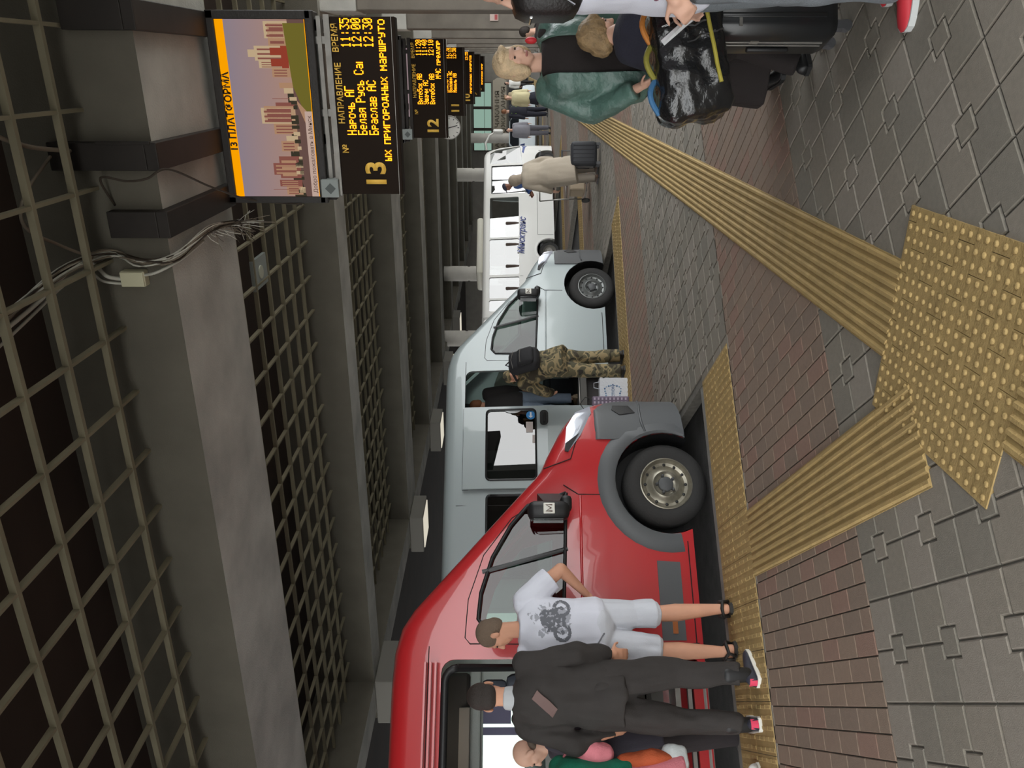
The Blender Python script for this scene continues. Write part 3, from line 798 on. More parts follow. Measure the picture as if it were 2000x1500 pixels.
    mb.loft([ring(s, .012, .06, 9, .0, TB, NB, HW, .05) for s in (.962, .945, .91, .87, .82, .76, .7, .62, .55, .47, .38)])
    bump = mb.build('bumper', pdark, None)
    cs = MB(OFF); cs.lathe([(.44, -.4), (.44, .6)], lambda x, y, h: Vector((x, h, .25 + y)), 32, closed=False)
    cs2 = MB(OFF); cs2.lathe([(.44, 1.5), (.44, 2.5)], lambda x, y, h: Vector((x, h, .25 + y)), 32, closed=False)
    c3 = MB(OFF); c3.prism([(.66, .42), (.62, .62), (.72, .66), (.9, .64), (.94, .45)], lambda u, v, w2: Vector((u, w2, v)), .02, .36)
    c4 = MB(OFF); c4.b2(.9, 1.2, .4, 1.65, .2, .32)
    boolean(bump, [cs.build('c', GAP), cs2.build('c', GAP), c4.build('c', GAP)]); bump.parent = t
    bump.data.materials.clear(); bump.data.materials.append(pdark); bump.data.polygons.foreach_set('use_smooth', [True] * len(bump.data.polygons)); bump.data.set_sharp_from_angle(angle=math.radians(30))
    mb = MB(OFF); skinpatch(mb, [(.66, .46), (.76, .5), (.765, .64), (.70, .66), (.63, .6)], .022, .02, 0, NB); mb.build('fog_lamp_recess', BLACK, bump, smooth=True, auto=40)
    mb = MB(OFF)
    mb.tube([(s, surf(s, z, NB) - .014, z) for s, z in ((.45, .4), (.55, .42), (.66, .42), (.78, .40), (.88, .38))], .012, 8); mb.build('bumper_crease', pdark, bump, smooth=True)
    # grille and badge bar at the nose
    mb = MB(OFF); mb.loft([[Vector((s, HW + u, z)) for u in (-.42, -.2, .2, .42)] for s, z in ((.90, .66), (.86, .77))], closed=False); mb.build('grille', BLACK, t)
    # headlights, one each side
    LAMP = mat('headlamp_lens', 'b8bcc8', .08, .3, coat=1.0); 
    hl = [(.76, .845), (.66, .845), (.42, .955), (.26, 1.07), (.27, 1.10), (.5, 1.075), (.67, .985)]
    mb = MB(OFF); skinpatch(mb, hl, .012, .03); o = mb.build('headlight', LAMP, t, smooth=True, auto=50)
    mb = MB(OFF); skinpatch(mb, [(.44, .965), (.26, 1.07), (.27, 1.10), (.34, 1.09)], .016, .02); mb.build('indicator_lens', BLACK, o)
    o2 = o.copy(); COL.objects.link(o2); o2.scale = (1, -1, 1); o2.location = (0, 2 * HW, 0)
    if arches:
        for side in (0, 1):
            mb = MB(OFF); rings = []
            for i in range(23):
                a = math.radians(-24 + i * 10.2)
                if a > math.radians(198): break
                ri, ro = .435, .598
                c, s_ = math.cos(a), math.sin(a); r4 = []
                for r_, o_ in ((ri, -.02), (ri + .02, -.03), (ro - .03, -.012), (ro, .012), (ro, .05), (ri, .09)):
                    S, Z_ = r_ * c * 1.02, .25 + r_ * s_
                    if Z_ < .07: Z_ = .07
                    r4.append(Vector((S, (surf(S, Z_) + o_ + .0), Z_)))
                rings.append(r4)
            mb.loft(rings)
            o = mb.build('wheel_arch_flare', pdark, t, smooth=True, auto=40)
            if side: o.scale = (1, -1, 1); o.location = (0, 2 * HW, 0)
    if moulding:
        mb = MB(OFF); skinpatch(mb, [(-.67, .2), (-.66, .385), (-1.27, .385), (-1.27, .2)], .014, .02); o = mb.build('side_moulding', pdark, t)
        mb = MB(OFF); skinpatch(mb, [(-1.12, .26), (-1.12, .30), (-1.22, .30), (-1.22, .26)], .018, .0); mb.build('side_reflector', mat('orange_reflector', 'a05a28', .4), o)
    # wheels
    rims = mat('rim_steel', '8f8a7c', .35, .6, var=(20, .2)) if arches else mat('rim_grey', '6f716f', .4, .5)
    for s in (0.0, rear + 1.0 if rear > -5 else rear + 1.05):
        for side in (0, 1):
            f = (lambda x, y, h: Vector((s + x, .075 + h, .243 + y))) if not side else (lambda x, y, h: Vector((s + x, 2 * HW - .075 - h, .243 + y)))
            mb = MB(OFF); mb.lathe([(.215, .0), (.25, -.012), (.31, -.01), (.345, .02), (.357, .05), (.357, .17), (.345, .2), (.3, .22), (.215, .21)], f, 40)
            wh = mb.build('wheel', RUBBER, t, smooth=True, auto=40)
            f2 = (lambda x, y, h: Vector((s + x, h, .25 + y))) if not side else (lambda x, y, h: Vector((s + x, 2 * HW - h, .25 + y)))
            mb = MB(OFF); rr_ = []
            for h in (.035, .405):
                rr_.append([f2(.428 * math.cos(a), max(-.2, .428 * math.sin(a)), h) for a in [math.radians(-30 + 240 * i / 30) for i in range(31)]])
            mb.loft(rr_, closed=False); mb.add([f2(.428 * math.cos(a), max(-.2, .428 * math.sin(a)), .405) for a in [math.radians(-30 + 240 * i / 30) for i in range(31)]], [tuple(range(31))]); mb.build('wheel_well', BLACK, t)
            mb = MB(OFF); mb.lathe([(.222, -.008), (.213, -.010), (.205, .015), (.19, .035), (.165, .042), (.14, .03), (.125, .012), (.108, .004), (.095, .022), (.08, .03), (.0, .03), (.0, .2), (.222, .2)], f, 36)
            rm = mb.build('rim', rims, wh, smooth=True, auto=35)
            mb = MB(OFF)
            for k in range(12):
                a = 2 * PI * k / 12; c_ = f(.172 * math.cos(a), .172 * math.sin(a), .034)
                mb.ell(c_, (.013, .008, .013), 0, None, 8, 6)
            mb.build('rim_hole', BLACK, rm)
            mb = MB(OFF); mb.lathe([(.0, -.0), (.05, .0), (.062, .008), (.066, .03)], f, 24, closed=False)
            for k in range(5):
                a = 2 * PI * k / 5 + .3; p0 = f(.075 * math.cos(a), .075 * math.sin(a), .03); p1 = f(.075 * math.cos(a), .075 * math.sin(a), .004); mb.cap(p0, p1, .014, .012, False, True)
            mb.build('hub_cap', PLASTD, rm, smooth=True, auto=40)
    # door mirror
    mb = MB(OFF)
    R_ = Matrix.Rotation(-.12, 3, 'Z')
    mb.bbox((-.30, -.20, 1.26), (.15, .2, .33), .05, 0, R_); mb.bbox((-.24, -.18, 1.12), (.13, .18, .09), .03, 0, R_)
    mb.loft([[Vector((-.10, .02, 1.12)), Vector((-.10, .02, 1.34)), Vector((-.30, .02, 1.34)), Vector((-.30, .02, 1.12))], [Vector((-.2, -.14, 1.16)), Vector((-.2, -.14, 1.3)), Vector((-.34, -.14, 1.3)), Vector((-.34, -.14, 1.16))]])
    mi = mb.build('door_mirror', BLACK, t, smooth=True, auto=45)
    mb = MB(OFF); mb.bbox((-.30, -.302, 1.26), (.085, .012, .09), .006, 0, R_); li = mb.build('mirror_sticker', mat('sticker_silver', 'd8d6cc', .3), mi)
    mb = MB(OFF); mb.tube([(-.325, -.312, 1.235), (-.325, -.312, 1.285), (-.30, -.311, 1.245), (-.275, -.31, 1.285), (-.275, -.31, 1.235)], .006, 6); mb.build('sticker_mark', mat('sticker_brown', '5a4038', .5), li)
    mb = MB(OFF); mb.add([(-.378, -.28, 1.14), (-.378, -.12, 1.14), (-.378, -.12, 1.38), (-.378, -.28, 1.38)], [(0, 1, 2, 3)]); mb.build('mirror_glass', CHROME, mi)
    # interior
    INT = mat('van_lining', 'd0d4d0', .8, bump=(120, .2)) if name == 'red_van' else mat('van_lining_dark', '35363a', .8); INTD = mat('van_rack', '2f2b29', .7)
    # inner lining: thin skin inside the cavity
    mb = MB(OFF)
    lr = []
    for s in (-1.30, -2.0, -3.0, -4.0, rear + .14):
        r_ = ring(s, -.085, .49, 9, -.095); lr.append(r_[len(r_) // 2 - 6:])
    mb.loft(lr, closed=False)
    ln = mb.build('lining', INT, None)
    cc = []
    for gg in FARW: cc.append(side_prism(roundrect(gg[0] + .02, gg[1] - .02, 1.22, 1.82, .06), 1.6, 2.3))
    for c_ in cc: pass
    sol = ln.modifiers.new('s', 'SOLIDIFY'); sol.thickness = .01; baked(ln); boolean(ln, cc); ln.parent = t; ln.data.materials.clear(); ln.data.materials.append(INT)
    mb = MB(OFF); mb.b2(rear + .1, -.5, .46, 1.59, .40, .49); mb.b2(-3.45, -.5, .07, .46, .40, .49); mb.b2(-3.45, -.5, 1.59, 1.98, .40, .49); mb.build('cabin_floor', mat('van_floor', '55534f', .8), t)
    if name == 'red_van':
        mb = MB(OFF); mb.b2(-4.7, -1.45, 1.52, 1.86, 1.94, 2.2); rk = mb.build('luggage_rack', INTD, t, bevel=.03)
        mb = MB(OFF); mb.b2(-2.3, -1.75, 1.44, 1.53, 1.93, 2.03); mb.b2(-2.9, -2.4, 1.44, 1.53, 1.93, 2.03); mb.build('reading_light_panel', mat('panel_taupe', '7d7670', .6), rk, bevel=.008)
        mb = MB(OFF); mb.b2(-2.62, -2.58, 1.435, 1.45, 1.97, 2.0); mb.build('switch', BLACK, rk)
        mb = MB(OFF); mb.b2(-4.7, -1.4, 1.70, 1.93, 1.84, 1.95); mb.build('air_duct', INT, t, bevel=.02)
        for s, tt in ((-2.35, 1.05), (-2.35, 1.5), (-3.15, 1.05), (-3.15, 1.5), (-1.3, .35), (-.95, 1.5), (-3.15, .35)):
            z0 = .49
            mb = MB(OFF); mb.bbox((s, tt, z0 + .42), (.44, .42, .12), .05); mb.bbox((s - .22, tt, z0 + .78), (.12, .42, .66), .05, 0, Matrix.Rotation(-.15, 3, 'Y')); mb.bbox((s - .29, tt, z0 + 1.2), (.1, .26, .2), .04); mb.b2(s - .15, s + .15, tt - .17, tt + .17, z0, z0 + .37)
            mb.build('passenger_seat', mat('seat_grey', '3a3f48', .8), t, smooth=True, auto=40)
        mb = MB(OFF); mb.b2(-1.9, -1.7, 1.90, 1.915, 1.55, 1.83); mb.b2(-2.0, -1.93, 1.90, 1.915, 1.3, 1.83); mb.build('curtain', mat('curtain_lilac', '8e8aa8', .8), t)
        mb = MB(OFF); mb.bbox((-2.05, 1.02, 2.365), (.5, .16, .03), .01); mb.build('added_cabin_glow', emat('cabin_glow', 'fff4e0', 6.0), t)  # glowing panel added to brighten the cabin
        # door frame with steps, rail
        mb = MB(OFF); pl = roundrect(-2.66, -1.46, .15, 2.07, .1); pl.append(pl[0]); mb.tube([(s, .1, z) for s, z in pl], .03, 8); mb.build('door_seal', BLACK, t, smooth=True)
        mb = MB(OFF); mb.b2(-2.7, -1.42, .03, .12, .10, .17, 0); mb.b2(-2.7, -1.42, .03, .35, .06, .1, 1); mb.b2(-2.7, -1.42, .05, .36, .27, .31, 1); mb.b2(-2.7, -1.42, .30, .37, .31, .49, 2); mb.b2(-2.7, -1.42, .02, .06, .19, .22, 1)
        mb.build('step', [paint, STEEL, INT], t)
        mb = MB(OFF)
        for z in (2.13, 2.17, 2.21): mb.b2(-2.68, -1.42, -.0, .12, z, z + .014)
        mb.build('door_track', paint, t)
    else:
        for s, tt in ((-1.2, 1.5), (-2.4, 1.5), (-2.4, 1.05), (-3.2, 1.5), (-3.2, 1.05), (-4.0, 1.5), (-.95, .4), (-3.2, .35)):
            mb = MB(OFF); mb.bbox((s, tt, .91), (.44, .42, .12), .05); mb.bbox((s - .22, tt, 1.25), (.12, .42, .62), .05); mb.b2(s - .15, s + .15, tt - .17, tt + .17, .49, .86); mb.build('passenger_seat', mat('seat_dark', '33353a', .8), t, smooth=True, auto=40)
        if door_open:
            mb = MB(OFF); mb.b2(-2.7, -1.48, .03, .3, .16, .2, 0); mb.b2(-2.7, -1.48, .28, .34, .2, .47, 1); mb.b2(-2.7, -1.48, .2, .34, .46, .5, 0); mb.build('step', [STEEL, INTD], t)
            # sliding door pushed half-way back
            mb = MB(OFF)
            rg = []
            for z in (.13, .4, .7, 1.0, 1.14, 1.16, 1.5, 1.9, 2.21):
                y_ = surf(-2.5, z); rg.append([Vector((-2.06, y_ - .03, z)), Vector((-2.06, y_ - .075, z)), Vector((-3.28, y_ - .075, z)), Vector((-3.28, y_ - .03, z))])
            mb.loft(rg); dr = mb.build('sliding_door', paint, None)
            boolean(dr, [side_prism(roundrect(-3.15, -2.12, 1.18, 1.87, .06), -.3, .4)]); dr.parent = t; dr.data.materials.clear(); dr.data.materials.append(paint)
            pl = roundrect(-3.16, -2.11, 1.17, 1.88, .06); mb = MB(OFF); mb.add([Vector((s, surf(s, z) - .055, z)) for s, z in pl], [tuple(range(len(pl)))]); mb.build('door_window', GLASSD, dr)
            mb = MB(OFF); pl.append(pl[0]); mb.tube([(s, surf(s, z) - .076, z) for s, z in pl], .016, 6); mb.build('window_seal', BLACK, dr)
            mb = MB(OFF); mb.prism(roundrect(-2.36, -2.14, .99, 1.11, .05), lambda u, v, w_: Vector((u, w_, v)), -.09, -.06); mb.bbox((-2.25, -.10, 1.05), (.16, .03, .035), .012); mb.build('door_handle', BLACK, dr)
            mb = MB(OFF); mb.lathe([(.065, 0), (.065, .008)], lambda x, y, h: Vector((-2.2 + x, surf(-2.2, 1.24) - .066 + h, 1.24 + y)), 20, closed=False); st_ = mb.build('round_sticker', mat('sticker_blue', '2f86c8', .5), dr)
            mb = MB(OFF); y_ = surf(-2.2, 1.24) - .069; mb.add([Vector((-2.2 + a, y_, 1.24 + b)) for a, b in ((-.045, 0), (-.01, .035), (-.015, .012), (.045, .012), (.045, -.012), (-.015, -.012), (-.01, -.035))], [tuple(range(7))]); mb.build('arrow_mark', mat('mark_white', 'e4e8ea', .6), st_)
            mb = MB(OFF); y_ = surf(-2.4, 1.3) - .066
            mb.add([Vector((s, y_, z)) for s, z in ((-2.3, 1.21), (-2.46, 1.21), (-2.46, 1.31), (-2.3, 1.31))], [(0, 1, 2, 3)]); mb.add([Vector((s, y_, z)) for s, z in ((-2.5, 1.18), (-2.62, 1.18), (-2.62, 1.22), (-2.5, 1.22))], [(0, 1, 2, 3)])
            mb.build('notice_sticker', mat('sticker_pink', 'c8bdb8', .6), dr)
            mb = MB(OFF); y_ = surf(-2.1, 1.5) - .066; mb.add([Vector((-2.112 + .05 * math.sin(a) * -1, y_, 1.5 + .12 * math.cos(a))) for a in [PI * k / 10 for k in range(11)]], [tuple(range(11))]); mb.build('half_round_sticker', mat('mark_white', 'e4e8ea', .6), dr)
    return t
RED = mat('paint_red', 'b3262a', .32, 0, .5, coat=.7)
GREYP = mat('paint_grey', '9fa9aa', .35, .1, .5, coat=.6)
PD = mat('bumper_grey', '505254', .5, bump=(200, .06))
B45 = Vector((1, 1, 0)) / R2; IN45 = Vector((-1, 1, 0)) / R2
VW = Vector((-3.2118, 5.6294, 0)); VG = Vector((-3.15, 11.70, 0))
van('red_van', VW, 'red high-roof passenger van with dark grey wheel-arch trim, nearest vehicle', RED, PD, True, (-2.70, -1.40, .08, 2.10), -4.95)
van('grey_van', VG, 'pale grey high-roof passenger van being boarded, between the red van and white bus', GREYP, PLASTD, False, (-2.70, -1.45, .13, 2.2), -4.95, sideglass=((-4.5, -3.36, 1.19, 1.87),), moulding=False)

# ---------------------------------------------------------------- white bus
BW = mat('bus_white', 'dfded9', .4, coat=.3)
BGLASS = glassmat('bus_glass', 'b4bcbc', .16)
BDG = mat('bus_dark_trim', '2d2f31', .6)
BUSP = Vector((-5.2, 24.3, 0))
t = empty('white_bus', (BUSP.x, BUSP.y, -.12), PI / 4, 'small white bus with blue side lettering parked beyond the grey van', 'bus')
BT = [(-9, 2.33), (3.55, 2.33), (3.72, 2.27), (3.82, 2.1), (4.0, 1.6), (4.2, .95), (4.27, .7), (4.30, .45)]
BN = [(-9, 0), (3.2, 0), (3.6, .05), (3.9, .16), (4.1, .32), (4.22, .5), (4.3, .7)]
def bring(s, g=0.0, zb=.05, dz=0.0): return ring(s, g, zb, 9, dz, BT, BN, HW, .12)
mb = MB(OFF); mb.loft([bring(s) for s in (4.3, 4.26, 4.2, 4.12, 4.0, 3.9, 3.82, 3.72, 3.6, 3.5, 3, 2, 1, 0, -1, -2, -2.62)] + [bring(-2.68, -.04, .09, -.05)])
body = mb.build('body', BW, None)
mb = MB(OFF); mb.loft([bring(s, -.06, .5, -.08) for s in (3.95, 3.82, 3.72, 3.6, 3, 1, -1, -2.58)]); cut = [mb.build('c', GAP)]
bwin = [(-2.42, -2.03), (-1.97, -1.22), (-1.14, .18), (.24, 1.78)]
for a, b in bwin:
    cut.append(side_prism(roundrect(a, b, 1.18, 2.12, .05), -.2, .3)); cut.append(side_prism(roundrect(a, b, 1.18, 2.12, .05), 1.8, 2.3))
cut.append(side_prism(roundrect(1.92, 3.06, .12, 2.08, .04), -.2, .3)); cut.append(side_prism(roundrect(2.0, 3.0, 1.0, 2.08, .04), 1.8, 2.3))
side_front = [(3.14, 1.05), (3.14, 2.12), (3.62, 2.12), (3.78, 1.95), (3.98, 1.3), (4.02, 1.12)]
cut.append(side_prism(side_front, -.2, .6)); cut.append(side_prism(side_front, 1.5, 2.3))
mb = MB(OFF); mb.b2(3.5, 4.6, .42, 1.63, 1.1, 2.15); cut.append(mb.build('c', GAP))
for s in (-.25, 3.3):
    w_ = MB(OFF); w_.lathe([(.42, -.3), (.42, .4)], lambda x, y, h: Vector((s + x, h, .21 + y)), 28, closed=False); cut.append(w_.build('c', GAP))
boolean(body, cut); body.parent = t; body.data.materials.clear(); body.data.materials.append(BW)
body.data.polygons.foreach_set('use_smooth', [True] * len(body.data.polygons)); body.data.set_sharp_from_angle(angle=math.radians(28))
for a, b in bwin:
    pl = roundrect(a, b, 1.18, 2.12, .05); mb = MB(OFF)
    mb.add([Vector((s, surf(s, z, BN) + .03, z)) for s, z in pl], [tuple(range(len(pl)))]); mb.build('side_window', BGLASS, t); mb = MB(OFF); mb.add([Vector((s, 2 * HW - surf(s, z, BN) - .03, z)) for s, z in pl], [tuple(range(len(pl)))]); mb.build('side_window', BGLASS, t)
mb = MB(OFF); mb.add([Vector((s, surf(s, z, BN) + .03, z)) for s, z in side_front], [tuple(range(6))]); mb.build('side_window', BGLASS, t); mb = MB(OFF); mb.add([Vector((3.80, .42, 2.14)), Vector((3.80, 1.63, 2.14)), Vector((4.13, 1.63, 1.1)), Vector((4.13, .42, 1.1))], [(0, 1, 2, 3)]); mb.build('windscreen', BGLASS, t)
mb = MB(OFF)
for s0, s1 in ((1.95, 2.47), (2.51, 3.03)):
    pl = roundrect(s0, s1, .95, 2.05, .04); mb.add([Vector((s, surf(s, z, BN) + .04, z)) for s, z in pl], [tuple(range(len(pl)))])
mb.build('door_glass', BGLASS, t)
mb = MB(OFF)
for s0, s1 in ((1.93, 2.49), (2.49, 3.05)):
    for z0, z1 in ((.12, .9),): mb.b2(s0, s1, .03, .06, z0, z1, 0)
    pl = roundrect(s0, s1, .12, 2.08, .04); pl.append(pl[0]); mb.tube([(s, surf(s, z, BN) + .03, z) for s, z in pl], .022, 6, 1)
mb.build('entrance_door', [BW, BDG], t)
mb = MB(OFF); mb.b2(-2.5, 3.7, .08, 1.95, .42, .5); mb.build('floor_panel', BDG, t)
for s in (-2.2, -1.4, -.6, .2, 1.0):
    for tt in (.45, 1.55):
        mb = MB(OFF); mb.bbox((s, tt, .95), (.45, .8, .12), .04); mb.bbox((s - .22, tt, 1.26), (.12, .8, .7), .04); mb.build('seat_row', mat('seat_brown', '4a3c34', .8), t)
mb = MB(OFF); mb.b2(-2.3, -.9, 1.15, 1.9, .9, 2.2); mb.build('partition', BDG, t)
mb = MB(OFF); mb.bbox((.2, HW, 2.43), (2.1, 1.2, .24), .08); mb.build('roof_unit', mat('roof_unit_cream', 'c9c6b8', .5), t, smooth=True, auto=40)
for s in (-.25, 3.3):
    f = lambda x, y, h: Vector((s + x, .06 + h, .21 + y))
    mb = MB(OFF); mb.lathe([(.2, .0), (.28, -.012), (.315, .02), (.325, .06), (.325, .2), (.2, .21)], f, 32); wh = mb.build('wheel', RUBBER, t, smooth=True, auto=40)
    mb = MB(OFF); mb.lathe([(.205, -.004), (.19, .01), (.14, .035), (.09, .0), (.0, .0), (.0, .18), (.205, .18)], f, 28); mb.build('rim', mat('rim_dull', '6d6a64', .5, .4), wh, smooth=True, auto=35)
mb = MB(OFF); rings = []
for i in range(15):
    a = math.radians(-14 + i * 14.9); rings.append([Vector((-.25 + r_ * math.cos(a), surf(0, max(.06, .21 + r_ * math.sin(a))) + o_, max(.06, .21 + r_ * math.sin(a)))) for r_, o_ in ((.40, .0), (.42, -.025), (.49, -.02), (.5, .02))])
mb.loft(rings); mb.build('wheel_arch', BW, t, smooth=True, auto=40)
mb = MB(OFF)
for pts in ([(.3, .58), (1.9, .58)], [(.3, .08), (.3, .58)], [(-1.2, .1), (-1.2, 1.15)]): mb.tube([(s, surf(s, z, BN) - .001, z) for s, z in pts], .008, 5)
mb.build('panel_gap', mat('gap_grey', '8d8d88', .8), t)
mb = MB(OFF)
for a in (-.05, ): 
    mb.tube([(3.72, .1, 2.25), (3.95, .02, 2.28), (4.2, -.05, 2.15), (4.3, -.08, 1.98)], .035, 8); mb.bbox((4.32, -.1, 1.86), (.12, .16, .34), .04)
mb.tube([(3.72, 1.95, 2.25), (3.95, 2.03, 2.28), (4.2, 2.1, 2.15), (4.3, 2.13, 1.98)], .035, 8); mb.bbox((4.32, 2.15, 1.86), (.12, .16, .34), .04)
mb.build('mirror_arm', BW, t, smooth=True, auto=45)
mb = MB(OFF); mb.loft([[Vector((s, HW + u, z)) for u in (-.7, -.35, .35, .7)] for s, z in ((4.205, .95), (4.15, 1.1))], closed=False); mb.build('blue_band', mat('band_blue', '4a5a94', .5), t)
mb = MB(OFF); pl = [(4.0, .88), (4.02, 1.06), (3.6, 1.06), (3.55, 1.0)]; skinpatch(mb, pl, .006, .01, 0, BN); mb.build('blue_band', mat('band_blue', '4a5a94', .5), t)
textmesh('Мiнсктранс', .30, lambda u, v, w_: Vector((-.42 + u + v * .35, surf(u - .4, 1.0, BN) - .004 - w_, 1.02 - .045 * u + v + .12)), mat('letter_blue', '5c68a8', .5), 'lettering', t, 'LEFT', .004, .002, .82)
# pale car far along the platform
CARP = mat('car_pale_blue', 'b9c4c8', .35, coat=.5)
t = empty('parked_car', (-2.95, 40.0, 0), math.radians(22.5), 'pale car standing at the far end of the platform behind the uniformed officer', 'car')
mb = MB(); rg = []
for x, zt, zb, h in ((2.0, .62, .28, .6), (1.9, .78, .2, .74), (1.2, .92, .18, .8), (.85, .98, .18, .82), (.2, 1.42, .18, .8), (-.9, 1.45, .18, .8), (-1.7, 1.0, .18, .8), (-2.0, .9, .25, .72)):
    k = .78 if zt > 1.1 else .97
    rg.append([Vector((x, -h, zb)), Vector((x, -h, min(.92, zt * .9))), Vector((x, -h * k, zt)), Vector((x, h * k, zt)), Vector((x, h, min(.92, zt * .9))), Vector((x, h, zb))])
mb.loft(rg); mb.build('body', CARP, t, smooth=True, auto=30)
mb = MB()
mb.add([(.82, -.62, 1.0), (.82, .62, 1.0), (.24, .58, 1.4), (.24, -.58, 1.4)], [(0, 1, 2, 3)]); mb.add([(.7, -.806, .96), (-1.4, -.806, .96), (-.9, -.66, 1.39), (.2, -.66, 1.38)], [(0, 1, 2, 3)])
for v in range(len(mb.v)): mb.v[v] = (mb.v[v][0] + .02, mb.v[v][1] - .012, mb.v[v][2] + .012)
mb.build('window', mat('car_glass', '22262a', .1), t)
for x in (1.25, -1.25):
    for y in (-.78, .62):
        mb = MB(); mb.lathe([(.18, 0), (.3, 0), (.31, .03), (.31, .14), (.3, .17), (.18, .17)], lambda a, b, h: Vector((x + a, y + h, .31 + b)), 24); mb.lathe([(.18, .04), (0, .04)], lambda a, b, h: Vector((x + a, y + h, .31 + b)), 24, 0, False); mb.build('wheel', RUBBER, t, smooth=True, auto=40)
# ---------------------------------------------------------------- people
SKIN = mat('skin_light', 'd0a48e', .6, var=(9, .06)); SKINT = mat('skin_tan', 'c99478', .6, var=(9, .06))
HAIRD = mat('hair_dark', '2a221d', .7, bump=(120, .4)); HAIRG = mat('hair_grey_brown', '6b5a4b', .8, bump=(120, .4)); HAIRB = mat('hair_blonde', 'cdb38f', .6, var=(25, .2), bump=(90, .5))
HAIRL = mat('hair_light_brown', '8d7452', .6, var=(30, .3), bump=(90, .5))
EYE = mat('eye_dark', '30241e', .3)
def rotm(yaw=0, pitch=0, roll=0):
    return Matrix.Rotation(math.radians(yaw), 3, 'Z') @ Matrix.Rotation(math.radians(-pitch), 3, 'X') @ Matrix.Rotation(math.radians(roll), 3, 'Y')
JD = dict(pelvis=(0, 0, .95), waist=(0, .005, 1.09), chest=(0, 0, 1.28), neck=(0, -.015, 1.47), head=(0, .015, 1.635),
          shL=(-.185, -.01, 1.405), shR=(.185, -.01, 1.405), elL=(-.235, -.04, 1.11), elR=(.235, -.04, 1.11), wrL=(-.25, .03, .86), wrR=(.25, .03, .86),
          hipL=(-.09, 0, .92), hipR=(.09, 0, .92), knL=(-.1, .015, .5), knR=(.1, .015, .5), anL=(-.1, -.03, .09), anR=(.1, -.03, .09))
def torso(mb, J, gr, dn=0.0, rs=None, upto=1.0, flat=False):
    """rings from the seat up to the neck; gr = grow, dn = how far below the pelvis"""
    pe, wa, ch, ne = J['pelvis'], J['waist'], J['chest'], J['neck']
    ax = (J['shR'] - J['shL']).normalized(); axh = (J['hipR'] - J['hipL']).normalized()
    up0 = (wa - pe).normalized()
    pts = [pe - up0 * (.1 + dn), pe - up0 * .02, pe.lerp(wa, .5), wa, wa.lerp(ch, .5), ch, ch.lerp(ne, .45), ch.lerp(ne, .72), ch.lerp(ne, .9), ne]
    rx = [.155, .172, .165, .152, .16, .172, .175, .15, .095, .06]; ry = [.105, .118, .112, .105, .112, .12, .11, .09, .07, .06]
    if rs: rx = [a * b for a, b in zip(rx, rs)]; ry = [a * b for a, b in zip(ry, rs)]
    rings = []
    for i, p in enumerate(pts):
        t = i / 9; a = axh.lerp(ax, t).normalized(); d = (pts[min(i + 1, 9)] - pts[max(i - 1, 0)]).normalized()
        f = d.cross(a).normalized() * -1; a2 = f.cross(d).normalized() * 1
        X = rx[i] + gr; Y = ry[i] + gr; ring_ = []
        for k in range(20):
            th = 2 * PI * k / 20; c, s_ = math.cos(th), math.sin(th)
            ring_.append(p + a * (X * math.copysign(abs(c) ** .85, c)) + f * (Y * math.copysign(abs(s_) ** .85, s_)))
        rings.append(ring_)
    mb.loft(rings)
def head(mb, c, R, k=1.0, nose=1.0):
    E_ = lambda o, r, rr=None: mb.ell(c + R @ (Vector(o) * k), [x * k for x in r], 0, R @ rr if rr is not None else R, 20, 14)
    E_((0, -.012, .035), (.074, .093, .085)); E_((0, .022, -.03), (.061, .068, .085)); E_((0, .045, -.075), (.04, .042, .036)); E_((0, .062, -.098), (.02, .018, .016))
    mb.cap(c + R @ (Vector((0, .086, .008)) * k), c + R @ (Vector((0, .106, -.033)) * k), .009 * k, .015 * k * nose)
    E_((0, .104, -.036), (.018, .010, .010)); E_((0, .078, .022), (.048, .014, .010))
    E_((0, .081, -.060), (.024, .011, .006)); E_((0, .080, -.071), (.021, .010, .007))
    for s_ in (-1, 1):
        E_((s_ * .040, .058, -.022), (.02, .022, .02)); E_((s_ * .077, -.012, -.012), (.011, .022, .034), Matrix.Rotation(s_ * .35, 3, 'Z'))
def hand(mb, w_, d, n, side, k=1.0, curl=.35, spread=1.0):
    """w_: wrist, d: direction of the hand, n: palm normal (out of the palm), side: +1 thumb towards d x n"""
    d = Vector(d).normalized(); n = Vector(n); n = (n - d * n.dot(d)).normalized(); u = d.cross(n) * side
    R = Matrix((u, d, n)).transposed()
    mb.cap(w_ - d * .02, w_ + d * .03, .024 * k, .028 * k)
    mb.ell(w_ + d * .05 * k, (.042 * k, .05 * k, .016 * k), 0, R); mb.ell(w_ + d * .075 * k, (.041 * k, .026 * k, .015 * k), 0, R)
    for i, (o, L) in enumerate(((.030, .072), (.010, .082), (-.011, .076), (-.030, .060))):
        p = w_ + d * (.088 * k) + u * (o * k); a = curl * (1 + .15 * i); dd = (d + u * (o * 1.6 * spread)).normalized()
        for j in range(3):
            l = L * k * (.42, .32, .26)[j]; dv = (dd * math.cos(a * (j + .6)) + n * math.sin(a * (j + .6))).normalized()
            q = p + dv * l; mb.cap(p, q, .0092 * k, .0082 * k, True, True, 0, 8); p = q
    p = w_ + d * (.03 * k) + u * (.032 * k); q = p + (u * .75 + d * .6 + n * .25).normalized() * .045 * k; mb.cap(p, q, .012 * k, .010 * k, True, True, 0, 8)
    r_ = q + (d * .85 + u * .3 + n * .4).normalized() * .034 * k; mb.cap(q, r_, .0098 * k, .0085 * k, True, True, 0, 8)
